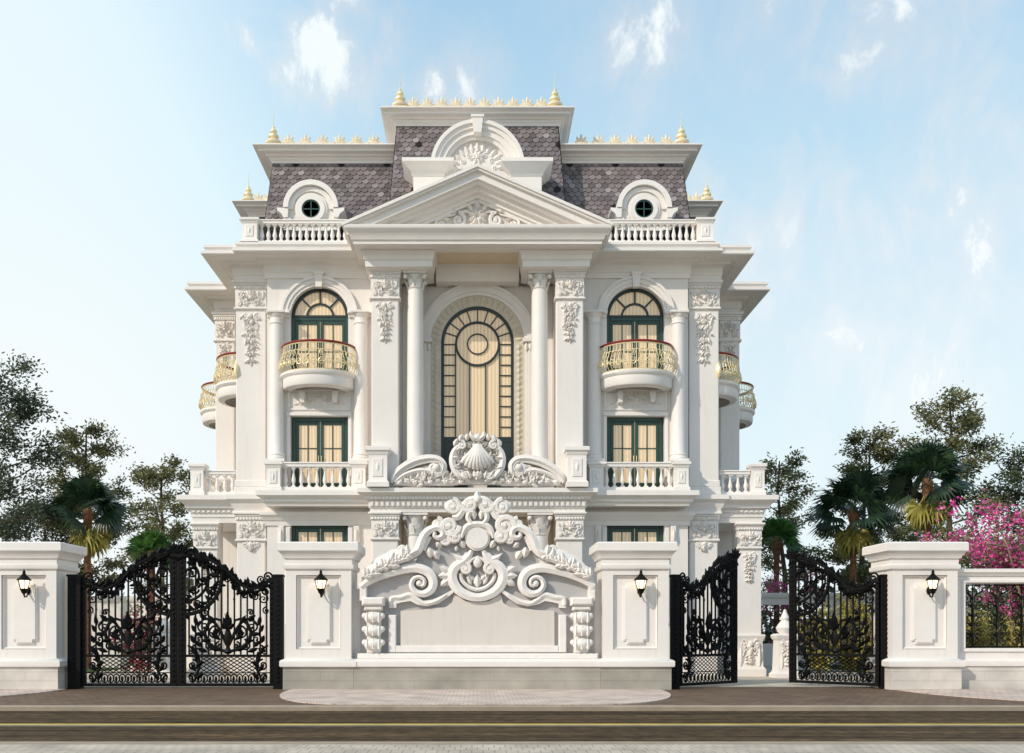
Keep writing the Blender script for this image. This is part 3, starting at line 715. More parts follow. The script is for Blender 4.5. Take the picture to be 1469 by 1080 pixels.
# --- central recess with the tall arched window
r = 1.25; zs = 11.46; yw = 33.6
b = MB()
b.box(-2.58, -r, yw, yw + 0.14, ZF, 13.4); b.box(r, 2.58, yw, yw + 0.14, ZF, 13.4)
b.prism(arc(0, zs, r, PI, 0, 32) + [(r, 13.4), (-r, 13.4)], yw, yw + 0.14)
part(b, 'wall', M['cream'] if False else M['white'])
b = MB()
for ra, rb, d in ((r + 0.36, r + 0.47, 0.08), (r + 0.47, r + 0.66, 0.13), (r + 0.66, r + 0.76, 0.18)):
    b.band(arc(0, zs, ra, PI, 0, 36), arc(0, zs, rb, PI, 0, 36), yw - d, yw + 0.01)
for d in (-1, 1):
    for ra, rb, dd in ((r + 0.36, r + 0.47, 0.08), (r + 0.47, r + 0.66, 0.13)):
        b.bbox(min(d * ra, d * rb), max(d * ra, d * rb), yw - dd, yw + 0.01, ZF, zs, 0.015)
    b.bbox(min(d * (r + 0.30), d * (r + 0.78)), max(d * (r + 0.30), d * (r + 0.78)), yw - 0.22, yw + 0.01, zs - 0.02, zs + 0.12, 0.02)
    for k in range(3): b.leaf(d * (r + 0.42 + 0.14 * k), zs - 0.30, yw - 0.13, R(90), 0.28, 0.16, 0.09)
part(b, 'window_surround', M['trim'])
b = MB()
b.band(arc(0, zs, r + 0.005, PI, 0, 36), arc(0, zs, r + 0.355, PI, 0, 36), yw - 0.03, yw + 0.01)
for d in (-1, 1): b.box(min(d * (r + 0.005), d * (r + 0.355)), max(d * (r + 0.005), d * (r + 0.355)), yw - 0.03, yw + 0.01, ZF, zs)
for i in range(22):
    a = PI * (i + 0.5) / 22; x, z = (r + 0.18) * math.cos(a), zs + (r + 0.18) * math.sin(a)
    b.leaf(x - 0.14 * math.cos(a), z - 0.14 * math.sin(a), yw - 0.03, a, 0.28, 0.17, 0.05)
for d in (-1, 1):
    for i in range(24): b.leaf(d * (r + 0.18), 6.5 + i * 0.205, yw - 0.03, R(90), 0.20, 0.24, 0.05)
part(b, 'carved_band', mat('carved_band', (0.62, 0.55, 0.44), var=0.08, vscale=6))
b = MB(); yq = 33.62; yb = 33.72
RO = 1.245
b.band(arc(0, zs, RO - 0.10, 0, PI, 40), arc(0, zs, RO, 0, PI, 40), yq - 0.03, yb)
for d in (-1, 1):
    b.bbox(min(d * (RO - 0.10), d * RO), max(d * (RO - 0.10), d * RO), yq - 0.03, yb, ZF + 0.01, zs, 0.01)
    b.box(min(d * 0.74, d * 0.785), max(d * 0.74, d * 0.785), yq, yb, 8.22, zs)
    b.box(min(d * 0.26, d * 0.30), max(d * 0.26, d * 0.30), yq, yb, 8.22, zs - 0.66)
    for i in range(10): b.box(min(d * 0.785, d * 1.145), max(d * 0.785, d * 1.145), yq + 0.01, yb, 8.2 + 0.355 * i, 8.2 + 0.355 * i + 0.038)
    b.bbox(min(d * 0.33, d * 1.145), max(d * 0.33, d * 1.145), yq, yb, ZF + 0.01, 6.9, 0.01)
b.box(-1.145, 1.145, yq - 0.005, yb, 8.06, 8.22); b.box(-1.145, 1.145, yq + 0.012, yb, 6.9, 8.06)
b.band(arc(0, 11.43, 0.70, 0, 2 * PI, 40)[:-1], arc(0, 11.43, 0.775, 0, 2 * PI, 40)[:-1], yq - 0.012, yb, closed=True)
b.band(arc(0, 11.43, 0.325, 0, 2 * PI, 28)[:-1], arc(0, 11.43, 0.365, 0, 2 * PI, 28)[:-1], yq, yb, closed=True)
for i in range(11):
    a = PI * i / 10; ca, sa = math.cos(a), math.sin(a); h = 0.018
    if 0 < i < 10:
        b.prism([(ca * 0.77 - sa * h, zs + sa * 0.77 + ca * h), (ca * 1.15 - sa * h, zs + sa * 1.15 + ca * h), (ca * 1.15 + sa * h, zs + sa * 1.15 - ca * h), (ca * 0.77 + sa * h, zs + sa * 0.77 - ca * h)], yq + 0.006, yb)
wc = part(b, 'arched_window', M['darkframe'])
g = MB(); g.prism([(1.2, 8.1)] + arc(0, zs, 1.2, 0, PI, 32) + [(-1.2, 8.1)], yq + 0.05, yq + 0.07); part(g, 'pane', M['curtain'], wc)

# --- entablature blocks over the paired supports, beam, soffit
for s in (0, 1):
    b = MB(mirror=bool(s))
    b.rect(-3.66, -1.47, 31.85, 33.4, [(0, 13.43), (0.0, 13.62), (0.05, 13.66), (0.05, 13.80), (0.12, 13.88), (0.12, 13.935)])
    b.box(-3.60, -1.53, 31.92, 33.35, 13.40, 13.44)
    part(b, 'entablature_block', M['trim'])
b = MB(); b.box(-1.40, 1.40, 33.0, 33.72, 13.36, 13.93); b.box(-1.40, 1.40, 32.95, 33.0, 13.80, 13.93); part(b, 'beam', M['white'])
b = MB(); b.box(-3.25, 3.25, 32.0, 33.7, 13.93, 14.5); part(b, 'soffit', M['cream'])

# --- pediment
b = MB()
b.sweep([(0, 13.94), (0.72, 13.94), (0.73, 14.04), (0.78, 14.06), (0.82, 14.16), (0.90, 14.27), (0.98, 14.34), (1.0, 14.37), (1.0, 14.46), (0, 14.50)], [(-3.25, 33.8), (-3.25, 32.0), (3.25, 32.0), (3.25, 33.8)])
ped = part(b, 'pediment', M['trim'])
def rake(b, za, zb, y0, y1, xe):
    """raking strip between two heights below the apex line"""
    ap, sl = 16.38, 0.435
    for d in (-1, 1):
        xz = [(0, ap - za), (d * xe, ap - za - sl * xe), (d * xe, ap - zb - sl * xe), (0, ap - zb)]
        b.prism(xz, y0, y1)
b = MB()
rake(b, 0.0, 0.10, 30.98, 34.2, 4.30); rake(b, 0.10, 0.17, 31.04, 34.2, 4.24); rake(b, 0.17, 0.40, 31.16, 34.2, 4.16); rake(b, 0.40, 0.46, 31.28, 34.2, 4.0)
rake(b, 0.46, 0.60, 31.52, 34.2, 3.9); rake(b, 0.60, 0.76, 31.72, 34.2, 3.6); rake(b, 0.76, 0.86, 31.80, 34.2, 3.4)
part(b, 'raking_cornice', M['trim'], ped)
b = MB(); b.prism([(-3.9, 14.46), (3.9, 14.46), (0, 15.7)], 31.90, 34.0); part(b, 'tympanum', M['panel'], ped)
b = MB(); yt = 31.90
class _T(MB):      # carving drawn small, set out larger about the centre of the gable
    def leaf(s, x, z, y, ang, L, W, h=0.06, lobes=True): MB.leaf(s, x * 1.22, 14.46 + (z - 14.46) * 1.18, y, ang, L * 1.2, W * 1.15, h * 1.7)
    def spiral(s, cx, cz, y, r, a0, turns, d=1, th=0.03, tail=None, n=6, lift=0.5, r1=0.15):
        MB.spiral(s, cx * 1.22, 14.46 + (cz - 14.46) * 1.18, y, r * 1.15, a0, turns, d, th * 1.3, [(q[0] * 1.22, 14.46 + (q[1] - 14.46) * 1.18) for q in tail] if tail else None, n, 0.9)
b = _T()
b.rosette(0, 14.95, yt, 0.28, 8, 0.12); b.leaf(0, 15.1, yt, R(90), 0.36, 0.28, 0.12)
for d in (-1, 1):
    b.leaf(d * 0.08, 15.05, yt, R(90 - d * 35), 0.38, 0.2, 0.12); b.leaf(d * 0.1, 14.82, yt, R(90 - d * 150), 0.28, 0.2, 0.1)
    b.spiral(d * 0.50, 14.86, yt, 0.20, PI / 2, 1.4, d, 0.055, n=5, tail=[(d * 0.1, 15.02), (d * 0.3, 15.1)])
    b.spiral(d * 0.98, 14.76, yt, 0.16, PI / 2, 1.3, -d, 0.05, n=5, tail=[(d * 0.6, 15.02), (d * 0.8, 14.98)])
    b.spiral(d * 1.42, 14.68, yt, 0.12, PI / 2, 1.2, d, 0.04, n=5, tail=[(d * 1.08, 14.88), (d * 1.25, 14.84)])
    for x, z, a, L in ((0.55, 15.05, 60, 0.26), (0.8, 14.65, 150, 0.28), (1.05, 14.92, 70, 0.22), (1.2, 14.6, 120, 0.25), (1.5, 14.78, 80, 0.2), (1.55, 14.6, 95, 0.32), (0.35, 14.62, 140, 0.25), (0.72, 14.9, 95, 0.22)):
        b.leaf(d * x, z, yt, R(90 - d * a), L, L * 0.5, 0.10)
part(b, 'tympanum_carving', M['carve'], ped)

# --- swan neck and shell crest on the portico cornice
b = MB(); yc = 31.98; k = yc / FPX
def C(px, py): return ((px - 684.0) * k, EYE + (HY - py) * k)
for d in (-1, 1):
    def P(px, py): x, z = C(px, py); return (d * x, z)
    neck = [P(561, 693), P(566, 682), P(575, 673), P(588, 665), P(602, 660), P(616, 658), P(628, 660), P(635, 667), P(634, 676), P(626, 680), P(618, 676), P(617, 669), P(623, 666)]
    b.rband(neck, [0.08, 0.20, 0.27, 0.29, 0.29, 0.27, 0.25, 0.22, 0.20, 0.18, 0.15, 0.12, 0.08], yc - 0.10, yc + 0.3, 0.04)
    b.rband(neck[:9], [0.03, 0.06, 0.08, 0.09, 0.09, 0.08, 0.07, 0.06, 0.05], yc - 0.15, yc + 0.1, 0.03)
    b.rband([P(565, 692), P(580, 681), P(600, 675), P(615, 676)], 0.14, yc - 0.10, yc + 0.25, 0.05)
    x, z = P(625, 671); b.ball(x, yc - 0.10, z, 0.12, 0.10, 0.12, 12, 8); b.spiral(x, z, yc - 0.06, 0.20, R(90), 1.3, -d, 0.04, n=5)
    rq = random.Random(9)
    for _ in range(34):
        px, py = rq.uniform(568, 640), rq.uniform(680, 695)
        if py < 694 - (px - 562) * 0.28 and px < 600: continue
        x, z = P(px, py); aa = rq.uniform(-30, 150); b.leaf(x, z, yc - 0.02, R(180 - aa) if d > 0 else R(aa), rq.uniform(.14, .26), rq.uniform(.07, .13), rq.uniform(.06, .14))
    poly = [P(562, 696), P(570, 684), P(590, 672), P(612, 668), P(636, 676), P(650, 690), P(650, 696)]
    b.prism(poly, yc + 0.05, yc + 0.3)
    for px, py, a, L in ((575, 692, 60, 0.3), (590, 690, 75, 0.36), (606, 690, 60, 0.34), (620, 691, 40, 0.3), (598, 684, 100, 0.3), (583, 686, 95, 0.25), (612, 683, 110, 0.28), (632, 690, 20, 0.28), (640, 688, -20, 0.26)):
        x, z = P(px, py); b.leaf(x, z, yc + 0.05, R(90 - d * -1 * (90 - a)) if d > 0 else R(a), L, 0.15, 0.12)
    # c-scroll flanking the shell
    cs = [P(664, 636), P(655, 642), P(649, 652), P(648, 664), P(652, 676), P(660, 684), P(670, 687)]
    b.rband(cs, [0.10, 0.15, 0.19, 0.21, 0.20, 0.17, 0.10], yc - 0.18, yc + 0.25, 0.06)
    for i in range(12):
        q = i / 11; aa = 88 + 150 * q; px, py = 684 + 36 * math.cos(R(aa)) , 660 - 30 * math.sin(R(aa)); x, z = P(px, py)
        b.leaf(x, z, yc - 0.02, R(180 - aa + 25) if d > 0 else R(aa - 25), 0.30 if i % 2 else 0.22, 0.17, 0.12)
    b.prism([P(632, 695), P(634, 684), P(641, 679), P(650, 676), P(656, 695)], yc + 0.045, yc + 0.28)
    for i in range(16):
        px, py = rq.uniform(632, 660), rq.uniform(676, 694); x, z = P(px, py); b.leaf(x, z, yc + 0.02, R(rq.uniform(20, 160)), rq.uniform(.14, .26), .11, .13)
    for i in range(10):
        px, py = 652 + rq.uniform(0, 22), 640 + rq.uniform(0, 45)
        x, z = P(px, py); aa = rq.uniform(0, 180); b.leaf(x, z, yc - 0.02, R(aa), rq.uniform(.14, .22), rq.uniform(.07, .12), .14)
    for px, py, a, L in ((652, 648, 150, 0.26), (647, 658, 175, 0.24), (650, 640, 120, 0.28), (658, 634, 110, 0.26), (668, 632, 100, 0.22), (648, 670, 200, 0.22)):
        x, z = P(px, py); b.leaf(x, z, yc - 0.10, R(180 - a) if d > 0 else R(a), L, 0.16, 0.12)
    x, z = P(661, 640); b.spiral(x, z, yc - 0.15, 0.14, PI / 2, 1.3, -d, 0.05, n=6)
    x, z = P(667, 683); b.spiral(x, z, yc - 0.12, 0.13, 0, 1.2, d, 0.045, n=6)
    for i in range(9):
        x, z = P(660 - i * 11, 692 - (i % 2) * 3); b.ball(x, yc - 0.02, z, 0.09, 0.09, 0.07, 7, 4)
        b.leaf(x, z - 0.06, yc - 0.02, R(60 + 60 * (i % 2)), 0.2, 0.12, 0.09)
x0, z0 = C(684, 682)
b.prism([C(650, 694), C(646, 676), C(648, 655), C(656, 640), C(670, 633), C(684, 630), C(698, 633), C(712, 640), C(720, 655), C(722, 676), C(718, 694)], yc + 0.04, yc + 0.3)
for i in range(9):
    u = (i - 4) / 4.0
    pts = [(x0 + u * (0.09 + 0.43 * t ** 1.5), yc - 0.08 - 0.26 * math.sin(PI * min(1, 0.15 + t * 0.75)) * (1 - 0.35 * u * u), z0 + 0.98 - t * (0.80 - 0.22 * u * u)) for t in (0.0, 0.2, 0.4, 0.6, 0.8, 1.0)]
    b.tube(pts, [0.04, 0.05, 0.065, 0.08, 0.10, 0.06], 8)
rs = random.Random(8)
for i in range(30):
    aa = rs.uniform(-20, 200); rr = rs.uniform(0.52, 0.74); b.leaf(x0 + rr * math.cos(R(aa)), z0 + 0.42 + rr * 0.85 * math.sin(R(aa)), yc - 0.03, R(aa + rs.uniform(-70, 70)), rs.uniform(.14, .24), rs.uniform(.07, .12), 0.13)
b.rosette(x0, z0 - 0.02, yc - 0.14, 0.17, 6, 0.1)
for i in range(8): b.leaf(x0 + (i - 3.5) * 0.15, z0 - 0.12, yc - 0.1, R(90 + (3.5 - i) * 12), 0.3, 0.16, 0.12)
xt, zt = C(684, 628); b.ball(xt, yc - 0.1, zt, 0.10, nu=8, nv=6)
for d in (-1, 1): b.leaf(xt, zt - 0.12, yc - 0.1, R(90 - d * 55), 0.34, 0.18, 0.12)
part(b, 'shell_crest', M['carve'])

# --- balustrades
def baluster_mesh(h, r):
    b = MB(); b.square(0, 0, [(r * 1.0, 0), (r * 1.0, h * 0.07)])
    b.lathe(0, 0, [(r * 0.6, h * 0.07), (r * 0.75, h * 0.10), (r * 0.5, h * 0.15), (r * 0.95, h * 0.30), (r * 1.0, h * 0.38), (r * 0.7, h * 0.55), (r * 0.42, h * 0.75), (r * 0.42, h * 0.82), (r * 0.75, h * 0.86), (r * 0.6, h * 0.93)], 10)
    b.square(0, 0, [(r * 1.0, h * 0.93), (r * 1.0, h)])
    return b
def post(b, x, y, z0, z1, hw):
    h = z1 - z0
    b.square(x, y, [(hw * 1.2, z0), (hw * 1.2, z0 + 0.12 * h), (hw * 1.05, z0 + 0.15 * h), (hw, z0 + 0.17 * h), (hw, z1 - 0.22 * h), (hw * 1.08, z1 - 0.2 * h), (hw * 1.15, z1 - 0.13 * h), (hw * 1.32, z1 - 0.10 * h), (hw * 1.32, z1 - 0.02 * h), (hw * 1.2, z1)])
    b.bbox(x - hw * 0.55, x + hw * 0.55, y - hw - 0.025, y, z0 + 0.25 * h, z1 - 0.30 * h, 0.015)
    b.leaf(x, z1 - 0.4 * h, y - hw - 0.025, R(-90), 0.22 * h, hw * 0.5, 0.03)
def balustrade(runs, posts, z0, z1, spacing, hw, r=0.075, name='balustrade', tall=1.0):
    """runs: ((x0,y0),(x1,y1)) between posts; one part with its balusters as sub-parts"""
    b = MB(); h = z1 - z0
    for (xa, ya), (xb, yb) in runs:
        for za, zb, t in ((z0, z0 + 0.14 * h, 0.12), (z1 - 0.17 * h, z1 - 0.06 * h, 0.11), (z1 - 0.06 * h, z1, 0.14)):
            if abs(xa - xb) > abs(ya - yb): b.bbox(min(xa, xb), max(xa, xb), ya - t, ya + t, za, zb, 0.015)
            else: b.box(xa - t, xa + t, min(ya, yb), max(ya, yb), za, zb)
    bal = part(b, name, M['trim'])
    for (x, y) in posts:
        p = MB(); post(p, x, y, z0 - 0.01, z0 + h * tall, hw); part(p, 'post', M['trim'], bal)
    bz0 = z0 + 0.14 * h; src = None
    for (xa, ya), (xb, yb) in runs:
        L = math.hypot(xb - xa, yb - ya); n = max(2, int(round(L / spacing)))
        for i in range(n):
            t = (i + 0.5) / n; loc = (xa + (xb - xa) * t, ya + (yb - ya) * t - 33.0, bz0)
            if src is None:
                src = baluster_mesh(z1 - 0.17 * h - bz0, r).build('baluster', M['trim'], bal, world=False); src.location = loc
            else: instance(src, bal, loc)
    return bal
yv = 32.72
for s in (-1, 1):
    balustrade([((s * 3.95 + s * 0.24, yv), (s * 6.78 - s * 0.24, yv))], [(s * 6.78, yv), (s * 3.95, yv)], ZF + 0.01, 7.2, 0.25, 0.23, 0.07)
    b = MB(); post(b, s * 3.23, 32.0, ZF + 0.02, 7.55, 0.30); part(b, 'pedestal', M['trim'])
    for x in (6.78, 3.95):
        b = MB(); b.bbox(s * x - 0.3, s * x + 0.3, 32.9, 33.32, ZF + 0.01, 7.28, 0.03); part(b, 'column_pedestal', M['white'])
    # roof terrace, front and side
    balustrade([((s * 4.35, 32.95), (s * 7.36, 32.95)), ((s * 7.62, 33.25), (s * 7.62, 36.3))], [(s * 7.62, 32.95), (s * 7.62, 36.5)], ZC + 0.10, 15.38, 0.215, 0.25, 0.075, name='roof_balustrade')
    # over the side porch
    balustrade([((s * 8.35, 33.9), (s * 9.42, 33.9)), ((s * 9.66, 34.2), (s * 9.66, 36.6))], [(s * 9.66, 33.9), (s * 9.66, 36.8)], ZF + 0.02, 7.12, 0.26, 0.22, 0.075, name='balustrade', tall=1.25)
    b = MB(); b.sweep([(0, ZC), (0.0, ZC + 0.12), (-0.3, ZC + 0.12)], [(s * 7.95, 36), (s * 7.95, 32.65), (s * 3.9, 32.65)] if s < 0 else [(3.9, 32.65), (7.95, 32.65), (7.95, 36)]); part(b, 'parapet', M['trim'])

# --- side porches
for s in (0, 1):
    b = MB(mirror=bool(s))
    b.sweep(porchprof, [(-9.82, 41), (-9.82, 33.8), (-8.2, 33.8)])
    b.box(-9.8, -8.21, 33.82, 41, 5.32, 6.19)
    dentils(b, -9.86, -8.3, 33.72, 5.655, 5.73, 0.06, 0.16)
    part(b, 'porch_entablature', M['trim'])
    for yq in (34.22, 38.0):
        p = MB(mirror=bool(s)); hw = 0.40; cx = -9.40
        p.square(cx, yq, [(hw, 1.3), (hw, 5.32)])
        p.square(cx, yq, [(hw * 1.25, 1.45), (hw * 1.30, 1.40), (hw * 1.1, 1.2), (hw * 1.15, 0.35), (hw * 1.35, 0.25), (hw * 1.35, 0.0)][::-1])
        pc = part(p, 'porch_column', M['white'])
        c = MB(mirror=bool(s)); carved_capital(c, cx, yq - hw, 4.4, 5.3, hw, seed=3); drop(c, cx, yq - hw, 4.3, 3.2, hw * 0.7)
        part(c, 'capital', M['carve'], pc)
        c = MB(mirror=bool(s)); drop(c, cx, yq - hw * 1.15, 1.2, 0.4, hw * 1.1)
        for d in (-1, 1): c.leaf(cx + d * hw * 0.8, 0.35, yq - hw * 1.15, R(90), 0.7, 0.25, 0.09)
        part(c, 'base_carving', M['carve'], pc)

# --- balconies: slab, gilt bombe railing, handrail
def balcony(a, bb):
    """prototype: wall plane y=0, outwards -y, floor top at z=0"""
    m = MB(); n = 28
    prof = [(0.70, -0.52), (0.72, -0.50), (0.90, -0.47), (0.93, -0.40), (0.93, -0.16), (0.96, -0.13), (1.0, -0.07), (1.0, 0.0), (0.05, 0.0)]
    m.lathe(0, 0, [(q * 1.0, z) for q, z in prof], n, PI, 2 * PI, sx=a, sy=bb)
    slab = m.build('balcony', M['trim'], H, world=False)
    g = MB()
    k = 28
    for i in range(k + 1):
        t = PI + PI * i / k; pts = []
        for rr, z in ((0.94, 0.03), (0.99, 0.10), (1.035, 0.25), (1.02, 0.42), (0.96, 0.60), (0.92, 0.78), (0.93, 0.90)):
            pts.append((a * rr * math.cos(t), bb * rr * math.sin(t), z))
        g.tube(pts, 0.013, 4)
    for rr, z, th in ((0.94, 0.03, 0.022), (0.93, 0.90, 0.022), (1.035, 0.25, 0.014), (0.94, 0.68, 0.014)):
        g.tube([(a * rr * math.cos(PI + PI * i / 30), bb * rr * math.sin(PI + PI * i / 30), z) for i in range(31)], th, 5)
    for i in range(17):
        t0 = PI + PI * (i + 0.5) / 17; pts = []
        for j in range(17):
            q = 2 * PI * j / 16 * 1.25; rad = 0.115 * (1 - 0.5 * j / 16)
            tt = t0 + rad * math.cos(q) / a * 0.95; z = 0.26 + rad * 1.15 * math.sin(q)
            pts.append((a * 1.035 * math.cos(tt), bb * 1.035 * math.sin(tt), z))
        g.tube(pts, 0.014, 4)
        pts = []
        for j in range(13):
            q = 2 * PI * j / 12; tt = t0 + 0.06 * math.cos(q) / a; z = 0.56 + 0.09 * math.sin(q)
            pts.append((a * 0.985 * math.cos(tt), bb * 0.985 * math.sin(tt), z))
        g.tube(pts, 0.011, 4)
        x, y = a * 1.04 * math.cos(t0), bb * 1.04 * math.sin(t0)
        g.ball(x, y, 0.26, 0.03, nu=6, nv=4)
    for d in (-1, 1):      # big scroll brackets at the two ends
        pts = [(d * a * q, -0.06, z) for q, z in ((0.92, 0.93), (0.90, 0.78), (0.98, 0.60), (1.06, 0.42), (1.09, 0.22), (1.05, 0.08), (1.0, 0.04))]
        g.tube(pts, [0.03, 0.05, 0.07, 0.085, 0.085, 0.06, 0.03], 6)
    g.build('railing', M['gold'], slab, world=False)
    h = MB(); h.tube([(a * 0.93 * math.cos(PI + PI * i / 30), bb * 0.93 * math.sin(PI + PI * i / 30), 0.955) for i in range(31)], 0.042, 8)
    h.build('handrail', M['red'], slab, world=False)
    return slab
proto = balcony(1.32, 1.12)
cxw = (XA + XB) / 2
spots = [((cxw, 33.3, 10.2), 0), ((-cxw, 33.3, 10.2), 0), ((-8.2, 34.95, 10.2), -90), ((8.2, 34.95, 10.2), 90), ((-9.85, 38.9, 10.2), -90), ((9.85, 38.9, 10.2), 90)]
for i, (loc, a) in enumerate(spots):
    o = proto if i == 0 else copy_tree(proto, H)
    o.location = (loc[0], loc[1] - 33.0, loc[2]); o.rotation_euler = (0, 0, R(a))
# corbels under the front balconies and french doors behind the side ones
for s in (0, 1):
    b = MB(mirror=bool(s))
    for dx in (-0.55, 0.55):
        b.prism([(cxw + dx - 0.1, 9.70), (cxw + dx + 0.1, 9.70), (cxw + dx + 0.07, 9.3), (cxw + dx - 0.07, 9.3)], 33.05, 33.31)
    # side windows (seen only from the side)
    part(b, 'corbel', M['trim'])
    for xw, yq in ((-8.2, 34.95), (-9.85, 38.9)):
        b = MB(mirror=bool(s)); b.box(xw - 0.05, xw + 0.05, yq - 0.85, yq + 0.85, 10.2, 12.6)
        q = part(b, 'side_door', M['green']); g = MB(mirror=bool(s))
        for d in (-1, 1): g.box(xw - 0.056, xw, yq + d * 0.42 - 0.26, yq + d * 0.42 + 0.26, 10.5, 12.4)
        part(g, 'pane', M['curtain'], q)

# --- mansard roofs, slates laid as real pieces
def slate_face(b, p00, p10, p01, p11, w_=0.235, hrow=0.18, seed=1):
    """cover the quad (bottom-left, bottom-right, top-left, top-right) with hexagon-tailed slates"""
    p00, p10, p01, p11 = map(Vector, (p00, p10, p01, p11))
    up = (p01 - p00); ht = ((p01 + p11) / 2 - (p00 + p10) / 2).length; rows = int(ht / hrow)
    nrm = (p10 - p00).cross(p01 - p00).normalized()
    for rI in range(rows):
        v0 = rI / rows; v1 = min(1.0, (rI + 1.6) / rows)
        A, B = p00.lerp(p01, v0), p10.lerp(p11, v0); A1, B1 = p00.lerp(p01, v1), p10.lerp(p11, v1)
        L = (B - A).length; n = int(L / w_) + 1; dx = (B - A).normalized(); up_ = (A1 + B1 - A - B).normalized()
        hh = ((A1 + B1) / 2 - (A + B) / 2).length
        st = -0.5 * w_ if rI % 2 else 0.0
        for i in range(n + 1):
            a = st + i * w_; a0, a1 = max(0, a), min(L, a + w_)
            if a1 - a0 < 0.05: continue
            q = A + dx * a0; wd = (a1 - a0) * 0.96; c = min(wd * 0.28, 0.07)
            lift = nrm * 0.048; l2 = nrm * 0.006
            pts = [q + dx * c + lift, q + dx * (wd - c) + lift, q + dx * wd + up_ * hh * 0.28 + lift * 0.9, q + dx * wd + up_ * hh + l2, q + up_ * hh + l2, q + up_ * hh * 0.28 + lift * 0.9]
            base = [q + dx * c, q + dx * (wd - c), q + dx * wd + up_ * hh * 0.28, q + up_ * hh * 0.28]
            # a diamond pattern of darker slates, as on the photo
            k = (i * 2 + (rI % 2)); isd = (rI % 5 == 2 and k % 14 == 6) or A.z < 15.95  # lowest rows: shade behind the roof balusters painted into the slate colour
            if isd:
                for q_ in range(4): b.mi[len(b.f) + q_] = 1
            b.add(pts + base, [(0, 1, 2, 3, 4, 5), (6, 7, 1, 0), (7, 8, 2, 1), (9, 6, 0, 5)])
def mansard(x0, x1, y0, y1, z0, inx, iny, z1, faces, name='mansard_roof', back=None):
    """frustum roof with slated faces"""
    b = MB(); yb = back or y1
    b.add([(x0, y0, z0), (x1, y0, z0), (x1, yb, z0), (x0, yb, z0), (x0 + inx, y0 + iny, z1), (x1 - inx, y0 + iny, z1), (x1 - inx, yb, z1), (x0 + inx, yb, z1)],
          [(0, 1, 5, 4), (1, 2, 6, 5), (2, 3, 7, 6), (3, 0, 4, 7), (4, 5, 6, 7)])
    rf = part(b, name, M['underlay'])
    sl = MB()
    if 'f' in faces: slate_face(sl, (x0, y0, z0), (x1, y0, z0), (x0 + inx, y0 + iny, z1), (x1 - inx, y0 + iny, z1))
    if 'l' in faces: slate_face(sl, (x0, yb, z0), (x0, y0, z0), (x0 + inx, yb, z1), (x0 + inx, y0 + iny, z1))
    if 'r' in faces: slate_face(sl, (x1, y0, z0), (x1, yb, z0), (x1 - inx, y0 + iny, z1), (x1 - inx, yb, z1))
    part(sl, 'slates', [M['slate'], M['slate_dark_and_shade']], rf, smooth=0)
    return rf
roof = mansard(-7.62, 7.62, 34.2, 48, 14.4, 0.28, 1.15, 18.62, 'flr')
tower = mansard(-3.12, 3.12, 33.35, 46, 14.6, 0.30, 1.35, 19.64, 'flr', name='tower_roof')
wing = mansard(-9.45, 9.45, 38.6, 48.5, 14.4, 0.28, 1.0, 18.5, 'flr', name='wing_roof')
def roof_cornice(x0, x1, y0, y1, z1, h, out, name='roof_cornice'):
    b = MB()
    prof = [(0, z1 - h), (0.06, z1 - h), (0.06, z1 - 0.80 * h), (0.20 * out, z1 - 0.72 * h), (0.24 * out, z1 - 0.60 * h), (0.34 * out, z1 - 0.58 * h), (0.42 * out, z1 - 0.44 * h), (0.74 * out, z1 - 0.40 * h), (0.74 * out, z1 - 0.26 * h), (0.80 * out, z1 - 0.24 * h), (0.97 * out, z1 - 0.10 * h), (out, z1 - 0.09 * h), (out, z1), (0, z1 + 0.02)]
    b.sweep(prof, [(x0, y1), (x0, y0), (x1, y0), (x1, y1)])
    b.add([(x0, y0, z1 + 0.015), (x1, y0, z1 + 0.015), (x1, y1, z1 + 0.015), (x0, y1, z1 + 0.015)], [(0, 1, 2, 3)])
    return part(b, name, M['trim'])
rc1 = roof_cornice(-7.36, 7.36, 35.3, 47.8, 18.85, 0.44, 0.62)
rc2 = roof_cornice(-2.84, 2.84, 34.66, 45.8, 19.86, 0.44, 0.55)
rc3 = roof_cornice(-9.18, 9.18, 39.55, 48.3, 18.72, 0.44, 0.60)

def finial(x, y, z, sc_=1.0):
    b = MB(); b.square(x, y, [(0.27 * sc_, z), (0.27 * sc_, z + 0.06 * sc_), (0.19 * sc_, z + 0.09 * sc_)])
    p = part(b, 'finial', M['palegold'])
    b = MB(); q = [(0.19, 0.08), (0.30, 0.15), (0.31, 0.22), (0.20, 0.30), (0.14, 0.34), (0.21, 0.40), (0.20, 0.47), (0.10, 0.54), (0.14, 0.60), (0.115, 0.68), (0.05, 0.76), (0.06, 0.80), (0.02, 0.85)]
    a = MB(); a.lathe(x, y, [(r_ * sc_, z + h * sc_) for r_, h in q[:5]], 12); part(a, 'finial_bowl', M['palegold'], p)
    b.lathe(x, y, [(r_ * sc_, z + h * sc_) for r_, h in q[4:]], 12)
    b.tube([(x, y, z + 0.82 * sc_), (x, y, z + 1.5 * sc_)], [0.014, 0.005], 5)
    part(b, 'finial_spire', M['gold'], p)
for s in (-1, 1):
    finial(s * 2.72, 34.45, 19.88, 0.92); finial(s * 7.30, 35.05, 18.87, 0.92); finial(s * 9.22, 39.4, 18.74, 0.9)
